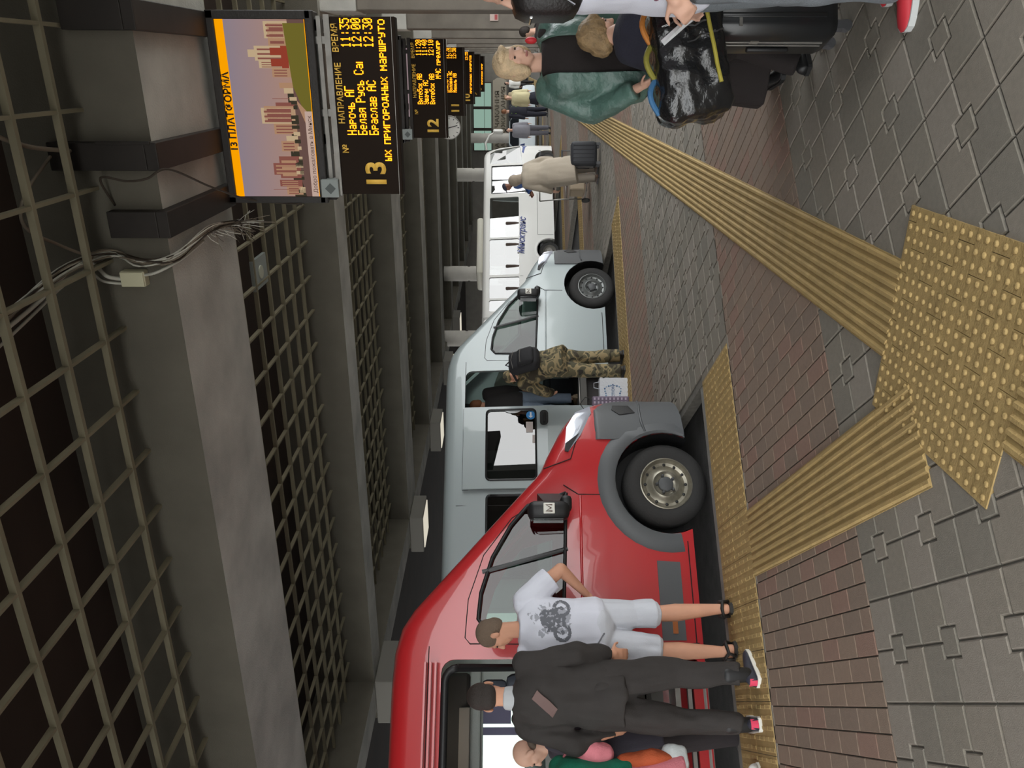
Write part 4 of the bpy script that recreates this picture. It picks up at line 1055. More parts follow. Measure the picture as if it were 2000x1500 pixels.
def shoe(parent, an, toe, k, mu, ms, name='shoe', heel=None, low=False):
    d = Vector((toe[0], toe[1], 0)).normalized(); s_ = Vector((-d.y, d.x, 0)); z0 = an.z - .09 * k
    st = [(-.075, .030, .075), (-.06, .038, .085), (-.02, .039, .092), (.04, .041, .075), (.10, .046, .058), (.15, .045, .048), (.18, .036, .04), (.197, .015, .03)]
    mb = MB(); rings = []
    for y, w2, hh in st:
        if low: hh = min(hh, .062)
        rings.append([Vector((an.x, an.y, z0)) + d * (y * k) + s_ * (w2 * k * math.cos(t) * (1 if math.sin(t) < 0 else .96)) + Vector((0, 0, (.022 + max(0, math.sin(t)) * (hh - .022)) * k)) for t in [2 * PI * i / 14 for i in range(14)]])
    mb.loft(rings); o = mb.build(name, mu, parent, smooth=True)
    mb = MB(); pl = [(y, w2 + .005) for y, w2, _ in st]
    bt = [Vector((an.x, an.y, z0)) + d * (y * k) + s_ * (w2 * k) for y, w2 in pl] + [Vector((an.x, an.y, z0)) + d * (y * k) - s_ * (w2 * k) for y, w2 in reversed(pl)]
    mb.loft([bt, [p + Vector((0, 0, .026 * k)) for p in bt]]); mb.build('sole', ms, o)
    if heel:
        mb = MB(); mb.loft([[Vector((an.x, an.y, z0)) + d * ((-.079 if j else -.081) * k + abs(u) ** 2 * 11 * k * k) + s_ * u * k + Vector((0, 0, z * k)) for u in (-.028, -.014, 0, .014, .028)] for j, z in enumerate((.026, .07))], closed=False); mb.build('heel_tab', heel, o)
    return o
def person(label, loc, rz, h=1.75, skin=SKIN, J=None, top=None, bottom=None, shoes=None, hair=None, headr=(0, 0, 0), hands=(None, None), vox=.011, eyes=True, group=None, girth=1.0, name='person', hk=1.0, bare_legs=True):
    root = empty(name, loc, rz, label, 'person', group); k = h / 1.75
    jj = {a: Vector(b) * k for a, b in JD.items()}
    for a, b in (J or {}).items(): jj[a] = Vector(b) * k
    J = jj; HR = rotm(*headr)
    # one continuous skin
    mb = MB(); torso(mb, J, -.014, 0, [girth] * 8 + [1, 1])
    hb = J['head'] - HR @ Vector((0, .01, .05)) * k
    mb.cap(J['neck'] - (J['neck'] - J['chest']).normalized() * .05, hb, .058 * k, .054 * k)
    head(mb, J['head'], HR, k * hk)
    for S in 'LR':
        g_ = 1.0 if girth < 1.05 else 1.12
        mb.cap(J['sh' + S], J['el' + S], .050 * k * g_, .041 * k * g_); mb.cap(J['el' + S], J['wr' + S], .042 * k * g_, .027 * k)
        mb.cap(J['hip' + S], J['kn' + S], .084 * k, .054 * k)
        m_ = J['kn' + S].lerp(J['an' + S], .3) - (J['kn' + S] - J['an' + S]).normalized().cross(Vector((1, 0, 0))) * -.012
        mb.cap(J['kn' + S], m_, .054 * k, .061 * k); mb.cap(m_, J['an' + S], .061 * k, .036 * k)
        i = 0 if S == 'L' else 1
        hd = hands[i] or {}
        d = Vector(hd.get('d', (J['wr' + S] - J['el' + S]).normalized())); n = Vector(hd.get('n', (1, 0, 0) if S == 'L' else (-1, 0, 0)))
        # right hand: thumb lies on the d x n side or its mirror
        hand(mb, J['wr' + S], d, n, hd.get('s', 1 if S == 'R' else -1), k, hd.get('c', .35))
        if shoes and shoes[0] is None:   # bare foot
            t_ = Vector((shoes[2][i][0], shoes[2][i][1], 0)).normalized()
            a = J['an' + S]; mb.cap(a, a + Vector((0, 0, -.045 * k)) - t_ * .02, .036 * k, .038 * k)
            mb.cap(a + Vector((0, 0, -.05)) * k - t_ * .03, a + Vector((0, 0, -.062)) * k + t_ * .12 * k, .032 * k, .03 * k)
            sd = Vector((-t_.y, t_.x, 0))
            for q in range(5): mb.cap(a + Vector((0, 0, -.066)) * k + t_ * .11 * k + sd * (q - 2) * .016, a + Vector((0, 0, -.07)) * k + t_ * (.17 - abs(q - (3 if S == 'R' else 1)) * .008) * k + sd * (q - 2) * .017, .012, .011, True, True, 0, 8)
    body = remesh(mb, 'body', skin, min(vox, .0075) if vox < .014 else vox, root, 4 if vox < .014 else 5)
    if eyes:
        for s_ in (-1, 1):
            e = MB(); e.ell(J['head'] + HR @ Vector((s_ * .031, .079, .004)) * k * hk, (.010 * k, .008 * k, .006 * k), 0, HR, 10, 8); e.build('eye', EYE, root, smooth=True)
    if hair:
        mb = MB(); c = J['head']; kk = k * hk
        for o_, r_ in hair['e']: mb.ell(c + HR @ Vector(o_) * kk, [x * kk for x in r_], 0, HR, 20, 14)
        ho = remesh(mb, 'hair', hair['m'], .008 if vox < .014 else .012, root, 3, hair.get('fold'), [(c + HR @ Vector(co) * kk, HR @ Vector(no)) for co, no in hair.get('clip', ())] or None)
    if top:
        mb = MB(); gr = top.get('g', .018) * k
        torso(mb, J, gr, top.get('dn', .06), top.get('rs'))
        if top.get('collar'): mb.cap(J['neck'] - (J['neck'] - J['chest']).normalized() * .03, J['neck'] + (J['head'] - J['neck']).normalized() * top['collar'], .075 * k, .07 * k, False, False)
        for S in 'LR':
            sl = top.get('sl', 'long'); a = top.get('ar', .018) * k; g_ = 1.0 if girth < 1.05 else 1.1
            mb.cap(J['sh' + S].lerp(J['neck'], .25), J['sh' + S], .06 * k + a * .5, .058 * k + a)
            if sl == 'short':
                e = J['sh' + S].lerp(J['el' + S], .72); mb.cap(J['sh' + S], e, .058 * k * g_ + a, .062 * k * g_ + a, True, False)
            elif sl == 'long':
                w2 = J['el' + S].lerp(J['wr' + S], .97)
                mb.cap(J['sh' + S], J['el' + S], .058 * k + a, .048 * k + a); mb.cap(J['el' + S], w2, .048 * k + a, .034 * k + a, True, False)
        to = remesh(mb, top.get('n', 'shirt'), top['m'], vox, root, top.get('sm', 6), top.get('f', (.006, 9, 5)))
    if bottom:
        mb = MB(); g = bottom.get('g', .018) * k; kd = bottom.get('k', 'trousers')
        up = (J['waist'] - J['pelvis']).normalized(); wa = J['pelvis'] + up * .1 * k
        mb.ell(J['pelvis'] + Vector((0, -.005, -.02)) * k, (.17 * k * girth + g, .118 * k * girth + g, .12 * k)); mb.cap(J['pelvis'] - up * .02, wa, .13 * k, .12 * k, True, False)
        if kd == 'skirt':
            z = bottom.get('z', .45) * k; f = bottom.get('fl', .2) * k; rings = []
            for t_ in (0, .3, .6, .85, 1): rings.append([Vector((J['pelvis'].x * (1 - t_) + (.17 * k + (f - .12 * k) * t_) * math.cos(a) * (1), J['pelvis'].y * (1 - t_) + (.13 * k + (f - .13 * k) * t_) * math.sin(a), J['pelvis'].z + (z - J['pelvis'].z) * t_)) for a in [2 * PI * i / 24 for i in range(24)]])
            mb.loft(rings)
        else:
            for S in 'LR':
                e = J['an' + S] + (J['kn' + S] - J['an' + S]).normalized() * bottom.get('up', -.02)
                mb.cap(J['hip' + S], J['kn' + S], .092 * k + g, .062 * k + g, True, kd != 'shorts')
                if kd == 'trousers':
                    mb.cap(J['kn' + S], e, .062 * k + g, bottom.get('cuff', .045) * k + g, True, False)
                    if bottom.get('bunch'):
                        for q in range(3): mb.ell(e + (J['kn' + S] - e).normalized() * (.03 + .045 * q), ((.062 - .004 * q) * k,) * 2 + (.02 * k,))
                else:
                    mb.cap(J['kn' + S].lerp(J['hip' + S], .35), J['kn' + S] + (J['an' + S] - J['kn' + S]) * bottom.get('len', .0), .078 * k + g, .085 * k + g, True, False)
        remesh(mb, bottom.get('n', kd), bottom['m'], vox, root, bottom.get('sm', 6), bottom.get('f', (.007, 10, 5)))
    if shoes and shoes[0] is not None:
        for i, S in enumerate('LR'):
            tv = shoes[2][i] if len(shoes) > 2 else (0, 1)
            shoe(root, J['an' + S], tv, k, shoes[0], shoes[1], heel=shoes[3] if len(shoes) > 3 else None, low=len(shoes) > 4)
    return root, J, HR, k
def part(root, nm):
    for c in root.children:
        if c.name.split('.')[0] == nm: return c
def on_back(o, x, z, out=.004, side=-1):
    """point on the mesh o hit from behind (side=-1) or from the front (+1)"""
    ok, co, no, _ = o.ray_cast(Vector((x, side * 1.0, z)), Vector((0, -side, 0)))
    return (co + no * out) if ok else None
def facing(fx, fy): return math.atan2(-fx, fy)
def camdir(right, away):
    """direction given in picture terms (to the right, away from the camera)"""
    return (right * .9239 - away * .3827, right * .3827 + away * .9239)
SHORT = lambda m, lo=-.02: dict(m=m, e=(((0, -.018, .036), (.081, .098, .090)), ((0, -.045, -.01), (.076, .066, .075))), clip=(((0, .068, 0), (0, 1, .12)), ((0, 0, -.062), (0, .25, -1)), ((0, .03, -.008), (0, .75, -1))))

# -- man in white T-shirt and shorts
WT = mat('cotton_white', 'd5d7e2', .85, var=(4, .03), bump=(260, .15)); WSH = mat('shorts_white', 'c9ccd4', .85, var=(5, .04), bump=(300, .2))
fx, fy = camdir(-.5, .866)
root, J, HR, k = person('man in printed white T-shirt, pale shorts and black sandals beside the red van', (-3.66, 4.33, 0), facing(fx, fy), 1.80, SKINT,
    dict(shL=(-.205, .02, 1.40), shR=(.205, 0, 1.41), elR=(.40, -.05, 1.17), wrR=(.27, .12, .98), elL=(-.29, .03, 1.14), wrL=(-.20, .22, 1.0), head=(-.02, .05, 1.635), knL=(-.13, .05, .5), knR=(.11, .02, .5), anL=(-.15, .0, .09), anR=(.13, -.02, .09)),
    dict(n='t_shirt', m=WT, sl='short', g=.03, ar=.028, dn=-.03, rs=[1.1, 1.12, 1.16, 1.2, 1.15, 1.1, 1.06, 1, 1, 1], f=(.016, 7, 3), sm=5),
    dict(n='shorts', k='shorts', m=WSH, g=.022, len=-.06, f=(.018, 8, 3)), (None, None, ((-.5, 1), (.2, 1))),
    SHORT(HAIRG), (62, 18, 0), (dict(n=(.5, -1, 0), c=.6), dict(n=(-1, .3, 0), c=.5)), .009, True, None, 1.12)
ts = part(root, 't_shirt')
pr = [MB(), MB()]; rnp = random.Random(4)
N = 70
for i in range(N):
    for j in range(N):
        u = (i + .5) / N * 2 - 1; v = (j + .5) / N * 2 - 1
        ink = 0
        for cx_, cy_, r_ in ((-.5, -.42, .3), (.48, -.42, .3)):      # two wheels
            d_ = math.hypot(u - cx_, v - cy_)
            if abs(d_ - r_) < .07: ink = 1
            elif d_ < .09: ink = 1
        if abs(v + .05 + .25 * u) < .13 and abs(u) < .5: ink = max(ink, 1)
        if math.hypot((u - .05) / .38, (v - .25) / .2) < 1: ink = max(ink, .9)
        if abs(u - .52 + .35 * (v + .4)) < .05 and -.4 < v < .5: ink = 1
        if abs(u + .55 - .4 * (v + .4)) < .04 and -.4 < v < .25: ink = .8
        if math.hypot(u - .0, v + .38) < .22: ink = max(ink, .75)
        fog = noise.noise(Vector((u * 2.4, v * 2.4, 3))) * .5 + .62 - (math.hypot(u * .95, v * .85)) ** 2 * .75
        nz = noise.noise(Vector((u * 9, v * 9, 0)))
        lev = None
        if ink > .7 and nz > -.28: lev = 1
        elif fog + nz * .3 > .42: lev = 0
        elif ink > .7: lev = 0
        if lev is None: continue
        x = (.03 + u * .165) * k; z = (1.25 + v * .165) * k; hx = .165 / N * k * 1.05; hz = .165 / N * k * 1.05
        q = [on_back(ts, x + a * hx, z + b * hz, .0015 + .0006 * lev) for a, b in ((-1, -1), (1, -1), (1, 1), (-1, 1))]
        if all(q): pr[lev].add(q, [(0, 1, 2, 3)])
pr[0].build('print_fog', mat('print_grey_light', 'a3a5ae', .85), ts); pr[1].build('print_motorbike', mat('print_grey_dark', '6b6d74', .85), ts)  # paler grey fog printed around the motorbike
SANDAL = mat('sandal_black', '23211f', .6)
for i, S in enumerate('LR'):
    a = J['an' + S]; d = Vector((-.5, 1, 0)).normalized() if S == 'L' else Vector((.2, 1, 0)).normalized(); s_ = Vector((-d.y, d.x, 0)); b0 = Vector((a.x, a.y, 0))
    mb = MB(); pl = [(-.075, .03), (-.05, .042), (.05, .044), (.13, .052), (.18, .045), (.2, .02)]
    bt = [b0 + d * y + s_ * w2 for y, w2 in pl] + [b0 + d * y - s_ * w2 for y, w2 in reversed(pl)]
    mb.loft([bt, [p + Vector((0, 0, .028)) for p in bt]])
    sd = mb.build('sandal', SANDAL, root)
    mb = MB()
    def band(pts, r=.011):
        mb.tube([b0 + d * y + s_ * x + Vector((0, 0, z)) for y, x, z in pts], r, 6)
    band([(-.02, .05, .02), (-.045, .048, .07), (-.075, .0, .085), (-.045, -.048, .07), (-.02, -.05, .02)], .012)
    band([(.02, .05, .02), (.03, .042, .08), (.035, 0, .105), (.03, -.042, .08), (.02, -.05, .02)], .012)
    band([(.09, .055, .02), (.1, .04, .06), (.1, 0, .07), (.1, -.04, .06), (.09, -.055, .02)], .014)
    band([(-.045, .048, .07), (.0, .05, .085), (.03, .042, .08)]); band([(-.045, -.048, .07), (.0, -.05, .085), (.03, -.042, .08)])
    mb.build('sandal_strap', SANDAL, sd, smooth=True)
mb = MB(); pts = [on_back(ts, x, z, .004) for x, z in ((-.19, 1.04), (-.16, 1.0), (-.12, .97), (-.06, .93), (-.0, .90))]
if all(pts): mb.tube([p * 1 for p in pts], .006, 6); mb.build('cord', mat('cord_grey', '77787e', .8), root)

# -- man in black tracksuit
BT_ = mat('tracksuit_black', '312d2b', .85, var=(6, .1), bump=(220, .2))
fx, fy = camdir(-.08, 1)
root, J, HR, k = person('man in black tracksuit with grey collar, brown strap and pink-heeled sneakers, back to camera', (-3.70, 3.75, 0), facing(fx, fy), 1.85, SKINT,
    dict(pelvis=(0, 0, .95), waist=(0, .02, 1.09), chest=(0, .03, 1.27), neck=(-.02, .05, 1.46), head=(-.03, .10, 1.625), shL=(-.19, .04, 1.385), shR=(.185, .03, 1.40), elL=(-.26, .0, 1.09), wrL=(-.235, .08, .84), elR=(.245, .02, 1.09), wrR=(.215, .12, .87), knL=(-.15, .03, .5), knR=(.12, .03, .5), anL=(-.16, -.02, .09), anR=(.13, -.02, .09)),
    dict(n='jacket', m=BT_, g=.028, ar=.016, dn=.06, f=(.034, 8, 3.5), collar=.02, rs=[1.02, 1.05, 1.04, 1.05, 1.08, 1.08, 1.05, 1.1, 1.15, 1.2]),
    dict(n='trousers', m=BT_, g=.024, cuff=.042, up=.02, bunch=True, f=(.022, 10, 4)), (mat('sneaker_navy', '2b2b36', .7), mat('sole_white', 'd8d6ce', .6), ((-.35, 1), (.45, 1)), mat('heel_pink', 'd83a5c', .6)),
    SHORT(HAIRD), (12, 20, 0), (dict(n=(.6, .3, 0), c=.75), dict(n=(-.4, .8, 0), c=.3)), .009)
jk = part(root, 'jacket')
mb = MB(); mb.cap(J['neck'] + Vector((0, -.025, -.01)), J['neck'] + Vector((0, -.012, .065)), .078, .070, True, False); remesh(mb, 'collar', mat('collar_grey', 'b3b5b8', .85), .008, root, 3)
mb = MB(); mb.ell(J['neck'] + Vector((0, -.085, -.13)), (.14, .045, .10)); mb.ell(J['neck'] + Vector((0, -.07, -.07)), (.13, .05, .05)); remesh(mb, 'hood', BT_, .009, root, 4, (.012, 10, 8))
mb = MB(); L = []
for i in range(13):
    t_ = i / 12; x = .055 - .12 * t_; z = (1.345 - .12 * t_) * k
    a = on_back(jk, x - .026, z + .016, .012); b = on_back(jk, x + .026, z - .016, .012)
    if a and b: L += [(a, b)]
if len(L) > 2:
    mb.loft([[a, b, b + Vector((0, .004, 0)), a + Vector((0, .004, 0))] for a, b in L]); mb.build('bag_strap', mat('strap_brown', '6b5450', .7), root)
for S in 'LR':
    a = J['an' + S]; mb = MB(); mb.cap(a + Vector((0, -.01, .10)), a + Vector((0, -.005, -.02)), .05, .046); mb.build('sock', BLACK, root, smooth=True)
mb = MB(); w_ = J['wrL']; mb.bbox(w_ + Vector((.02, .06, -.08)), (.035, .075, .13), .008); mb.build('telephone', BLACK, root)

# -- bald man at the van door
DK = mat('coat_charcoal', '2a2527', .9, var=(5, .12), bump=(200, .2))
fx, fy = (-.80, -.55)
root, J, HR, k = person('bald man in dark clothes at the open door of the red van', (-4.40, 4.10, -.12), facing(fx, fy), 1.72, SKIN,
    dict(neck=(0, .05, 1.44), head=(0, .12, 1.58), waist=(0, .02, 1.08), chest=(0, .04, 1.26), wrL=(-.2, .3, 1.0), elL=(-.24, .06, 1.1), wrR=(.2, .3, 1.0), elR=(.24, .06, 1.1)),
    dict(n='jacket', m=mat('jacket_navy', '3a3842', .9, bump=(200, .2)), g=.035, ar=.025, dn=.2, f=(.01, 7, 4), rs=[1.1, 1.12, 1.15, 1.12, 1.1, 1.06, 1.05, 1.05, 1, 1], collar=.02), dict(n='trousers', m=DK, g=.03, cuff=.055), (BLACK, BLACK), None, (0, 28, 0), vox=.010, girth=1.1)
mb = MB(); c = J['head']; mb.ell(c + HR @ Vector((0, -.045, -.045)), (.074, .05, .035), 0, HR); remesh(mb, 'hair', mat('hair_stubble', '6a5d52', .8), .008, root, 2)

# -- person in green hat at the left edge
GRN = mat('knit_green', '17775c', .85, var=(8, .12), bump=(150, .3)); PINK = mat('cloth_pink', 'd9808a', .85, var=(6, .1), bump=(90, .3)); ORG = mat('cloth_orange', 'b4542f', .85, var=(6, .12), bump=(90, .3))
fx, fy = camdir(-.95, .3)
root, J, HR, k = person('person in green hat, green jacket and pink skirt at the left edge', (-4.14, 3.43, 0), facing(fx, fy), 1.56, SKIN,
    dict(elR=(.22, .05, 1.12), wrR=(.18, .26, 1.0), elL=(-.22, .05, 1.12), wrL=(-.18, .26, 1.0)),
    dict(n='jacket', m=GRN, g=.035, ar=.03, dn=-.06), dict(n='skirt', k='skirt', m=PINK, g=.03, z=.55, fl=.2, f=(.02, 8, 2)), (mat('shoe_white', 'd6d4d0', .6), mat('sole_white', 'd8d6ce', .6)),
    dict(m=HAIRD, e=(((0, -.03, .0), (.085, .09, .1)),), clip=(((0, .06, 0), (0, 1, 0)),)), (0, 10, 0), vox=.012)
mb = MB(); mb.ell(J['head'] + Vector((0, -.02, .05)), (.105, .115, .095)); mb.ell(J['head'] + Vector((0, -.02, .015)), (.108, .118, .03)); remesh(mb, 'hat', GRN, .01, root, 4, (.006, 20, 20))
mb = MB(); jk = part(root, 'jacket'); mb.cap(J['neck'] - Vector((0, 0, .03)), J['neck'] + Vector((0, .0, .03)), .085, .08, False, False); remesh(mb, 'scarf', mat('scarf_white', 'd4d6d6', .8), .01, root, 3)

# -- man in camouflage with backpack
CAMO = camomat()
fx, fy = camdir(-.5, .87)
root, J, HR, k = person('man in camouflage jacket and trousers with a black backpack leaning into the grey van', (-3.72, 9.70, 0), facing(fx, fy), 1.78, SKINT,
    dict(pelvis=(0, -.02, .96), waist=(0, .06, 1.08), chest=(0, .15, 1.23), neck=(0, .24, 1.39), head=(0, .34, 1.49), shL=(-.19, .2, 1.33), shR=(.19, .2, 1.33), elL=(-.25, .3, 1.06), wrL=(-.18, .48, .95), elR=(.25, .22, 1.06), wrR=(.2, .4, .92), hipL=(-.09, -.02, .93), hipR=(.09, -.02, .93), anL=(-.12, -.02, .09), anR=(.12, -.02, .09)),
    dict(n='jacket', m=CAMO, g=.04, ar=.03, dn=.12, f=(.012, 7, 5)), dict(n='trousers', m=CAMO, g=.03, cuff=.06, up=-.035, f=(.012, 7, 5)), (mat('boot_dark', '2e2a26', .7), BLACK),
    None, (-4, 34, 0), vox=.012)
mb = MB(); c = J['head']; mb.ell(c + HR @ Vector((0, -.015, .05)), (.086, .104, .07), 0, HR); mb.ell(c + HR @ Vector((0, .1, .045)), (.07, .06, .012), 0, HR); mb.ell(c + HR @ Vector((0, -.03, .02)), (.085, .092, .05), 0, HR); remesh(mb, 'cap', CAMO, .009, root, 3)
bp = MB(); sp_ = (J['neck'] - J['waist']).normalized(); bk = Vector((0, -sp_.z, sp_.y)); Rb = Matrix((Vector((1, 0, 0)), -bk, sp_)).transposed()
BPM = mat('backpack_black', '1d1d20', .8, bump=(150, .2))
bc = J['chest'] + bk * .24 + sp_ * -.02
bp.bbox(bc, (.32, .19, .44), .07, 0, Rb); bp.bbox(bc + bk * .1 - sp_ * .07, (.25, .09, .24), .04, 0, Rb); bo = bp.build('backpack', BPM, None, smooth=True, auto=60)
# the bag is worn, but it is a thing of its own
bo.location = root.location; bo.rotation_euler = root.rotation_euler
tag(bo, 'black backpack worn by the man in camouflage', 'backpack')
mb = MB(); mb.tube([bc + bk * .155 - sp_ * .02 + Vector((-.1, 0, 0)), bc + bk * .16 - sp_ * .015, bc + bk * .155 - sp_ * .02 + Vector((.1, 0, 0))], .005, 6); mb.tube([bc + bk * .1 + sp_ * .12 + Vector((-.13, 0, 0)), bc + bk * .115 + sp_ * .14, bc + bk * .1 + sp_ * .12 + Vector((.13, 0, 0))], .005, 6); mb.build('zip', STEEL, bo)
mb = MB(); mb.tube([bc + bk * .03 + sp_ * .21 + Vector((-.04, 0, 0)), bc + sp_ * .27 + bk * .03, bc + bk * .03 + sp_ * .21 + Vector((.04, 0, 0))], .01, 6); mb.build('carry_loop', BPM, bo)
for s_ in (-1, 1):
    mb = MB(); mb.tube([bc - bk * .04 + sp_ * .2 + Vector((s_ * .11, 0, 0)), J['sh' + ('L' if s_ < 0 else 'R')].lerp(J['neck'], .3) + Vector((0, 0, .085)), J['chest'] - bk * .17 + Vector((s_ * .13, 0, 0))], .018, 6); mb.build('shoulder_strap', BPM, bo)

# -- passenger standing inside the grey van
JEAN = mat('denim_grey_blue', '6f7c8c', .85, var=(6, .12), bump=(250, .25))
pos = VG + B45 * -1.78 + IN45 * .62
fx, fy = (-.75, .65)
person('passenger in dark jacket and blue-grey jeans standing inside the grey van doorway', (pos.x, pos.y, .49), facing(fx, fy), 1.74, SKINT,
    dict(head=(.02, .12, 1.56), neck=(0, .08, 1.43), chest=(0, .05, 1.25), anL=(-.11, 0, .09), anR=(.11, 0, .09)),
    dict(n='jacket', m=mat('jacket_black', '232020', .9, bump=(200, .2)), g=.035, ar=.03, dn=.0), dict(n='jeans', m=JEAN, g=.028, cuff=.055, up=.0, f=(.012, 8, 5)), (mat('shoe_taupe', '8a7a64', .7), mat('shoe_taupe', '8a7a64', .7)),
    SHORT(mat('hair_auburn', '7a4c2c', .7)), (30, 10, 0), vox=.012)

# -- blonde woman in green jacket
TEAL = mat('jacket_teal', '506c63', .42, var=(7, .25), bump=(30, .5), coat=.15); BLK = mat('dress_black', '221c1b', .9, var=(6, .12), bump=(180, .2))
fx, fy = camdir(-.12, -1)
root, J, HR, k = person('blonde woman in open green jacket over black top and black skirt, facing the camera', (.02, 4.90, 0), facing(fx, fy), 1.67, SKIN,
    dict(elL=(-.27, .03, 1.13), wrL=(-.16, .24, .90), elR=(.30, -.02, 1.13), wrR=(.20, .22, .88), head=(.015, .05, 1.63), neck=(0, .0, 1.46)),
    dict(n='blouse', m=BLK, g=.03, ar=.012, dn=.05, sl='none', rs=[1.1] * 7 + [1.05, 1, 1], f=(.008, 8, 4)),
    dict(n='skirt', k='skirt', m=BLK, g=.03, z=.10, fl=.22, f=(.018, 8, 2)), (BLACK, BLACK),
    dict(m=HAIRB, e=(((0, -.018, .036), (.085, .101, .092)), ((0, -.04, -.03), (.088, .08, .085)), ((.064, .0, -.03), (.026, .065, .08)), ((-.064, .0, -.03), (.026, .065, .08)), ((0, .058, .084), (.062, .036, .024))), fold=(.003, 40, 10), clip=(((0, .094, 0), (0, 1, 0)),)), (22, 8, 0), (dict(n=(1, 0, .2), c=.7), dict(n=(-1, 0, .3), c=.75)), .009, True, None, 1.05, hk=1.02)
jb = MB(); J2 = J
torso(jb, J, .052, .03, [1.12] * 6 + [1.08, 1.05, 1.05, 1.0])
for S in 'LR':
    jb.cap(J['sh' + S].lerp(J['neck'], .25), J['sh' + S], .07, .078); jb.cap(J['sh' + S], J['el' + S], .08, .07); jb.cap(J['el' + S], J['el' + S].lerp(J['wr' + S], .9), .07, .056, True, False)
jo = remesh(jb, 'jacket', TEAL, .009, None, 5, (.014, 9, 6))
cutb = MB(); cutb.prism([(-.085, .5), (.085, .5), (.105, 1.2), (.10, 1.48), (-.10, 1.48), (-.105, 1.2)], lambda u, v, w_: Vector((u, w_, v)), .035, .6)
inn = MB(); torso(inn, J, .040, .3, [1.12] * 6 + [1.08, 1.05, 1.05, 1.0]); 
boolean(jo, [cutb.build('c', GAP)]); jo.parent = root; jo.data.materials.clear(); jo.data.materials.append(TEAL); jo.data.polygons.foreach_set('use_smooth', [True] * len(jo.data.polygons))
mb = MB(); mb.tube([J['neck'] + Vector((.075 * math.cos(a), .03 + .085 * math.sin(a), -.045 - .05 * math.sin(a))) for a in [PI * i / 10 for i in range(11)]], .004, 6); mb.build('necklace', STEEL, root)
mb = MB(); mb.ell(J['neck'] + Vector((-.12, .0, .06)), (.02, .022, .035)); mb.build('hair_clip', mat('clip_red', 'd0303a', .5), root, smooth=True)
mb = MB(); c = J['head']; mb.ell(c + HR @ Vector((0, .088, -.066)) * k, (.022, .006, .009), 0, HR, 12, 8); mb.build('lips', mat('lips_rose', 'a86a62', .5), root, smooth=True)

# -- woman bending over the wrapped bag
NAVY = mat('knit_navy', '262633', .9, var=(8, .12), bump=(160, .3))
fx, fy = camdir(.9, .44)
person('fair-haired woman in navy top bending down behind the wrapped black bag', (.11, 4.37, 0), facing(fx, fy), 1.50, SKIN,
    dict(pelvis=(0, -.1, .80), waist=(0, .0, .90), chest=(0, .10, 1.03), neck=(-.02, .19, 1.15), head=(-.16, .27, 1.27), shL=(-.18, .14, 1.08), shR=(.18, .14, 1.08), elL=(-.26, .1, .84), wrL=(-.24, .2, .66), elR=(.25, .2, .82), wrR=(.16, .38, .74), hipL=(-.09, -.1, .77), hipR=(.09, -.1, .77), knL=(-.11, .14, .43), knR=(.11, .14, .43), anL=(-.1, -.05, .09), anR=(.1, -.05, .09)),
    dict(n='jumper', m=NAVY, g=.03, ar=.02, dn=.05), dict(n='trousers', m=BLK, g=.025), (BLACK, BLACK),
    dict(m=HAIRL, e=(((0, -.02, .035), (.096, .106, .095)), ((0, -.03, -.03), (.10, .09, .085)), ((0, -.04, -.07), (.09, .075, .05)), ((0, .05, .07), (.07, .05, .04))), fold=(.006, 45, 8), clip=(((0, .085, 0), (0, 1, .1)), ((.0, .045, -.02), (0, 1, -.9)))), (-38, 28, 0), vox=.010, hk=1.05)

# -- person with leather backpack at the right edge
SWEAT = mat('sweatpants_grey', '71777c', .9, var=(8, .1), bump=(200, .3)); LEA = mat('leather_black', '1c1817', .45, bump=(90, .2))
fx, fy = camdir(-.9, .3)
root, J, HR, k = person('person in white shirt, grey sweatpants and red sneakers at the right edge', (.335, 3.46, 0), facing(fx, fy), 1.74, SKIN,
    dict(wrL=(-.2, .10, .98), elL=(-.25, -.06, 1.16), wrR=(.24, .06, .9), elR=(.25, -.02, 1.12), anL=(-.1, .02, .09), knL=(-.1, .04, .5), anR=(.1, -.1, .09)),
    dict(n='shirt', m=WT, g=.03, ar=.02, sl='short', dn=.05, f=(.012, 9, 6)), dict(n='sweatpants', m=SWEAT, g=.03, cuff=.055, f=(.014, 8, 5)), (mat('sneaker_red', 'b32a34', .6), mat('sole_grey_white', 'b8bab8', .6)),
    SHORT(HAIRL), (0, 10, 0), (dict(n=(.6, .3, -.6), c=.6), None), .010)
for S in 'LR':
    mb = MB(); a, b = J['el' + S], J['wr' + S]
    for i in range(5): mb.cap(a.lerp(b, .3 + i * .13), a.lerp(b, .3 + i * .13 + .07), .058, .056, False, False)
    mb.build('striped_cuff', mat('stripe_mauve', '8a5a6c', .8), root)
bo = MB(); bo.bbox((-.02, .09, 1.44), (.36, .15, .28), .06); o = bo.build('shoulder_bag', LEA, None, smooth=True, auto=50); o.location = root.location; o.rotation_euler = root.rotation_euler
tag(o, 'black leather bag with silver zip carried at the right edge', 'bag')
mb = MB(); mb.tube([(-.205, .03 + .018 * i, 1.53 - .032 * i) for i in range(7)], .006, 6); mb.tube([(-.1 + .04 * i, .167, 1.5) for i in range(6)], .006, 6); mb.build('zip', CHROME, o)

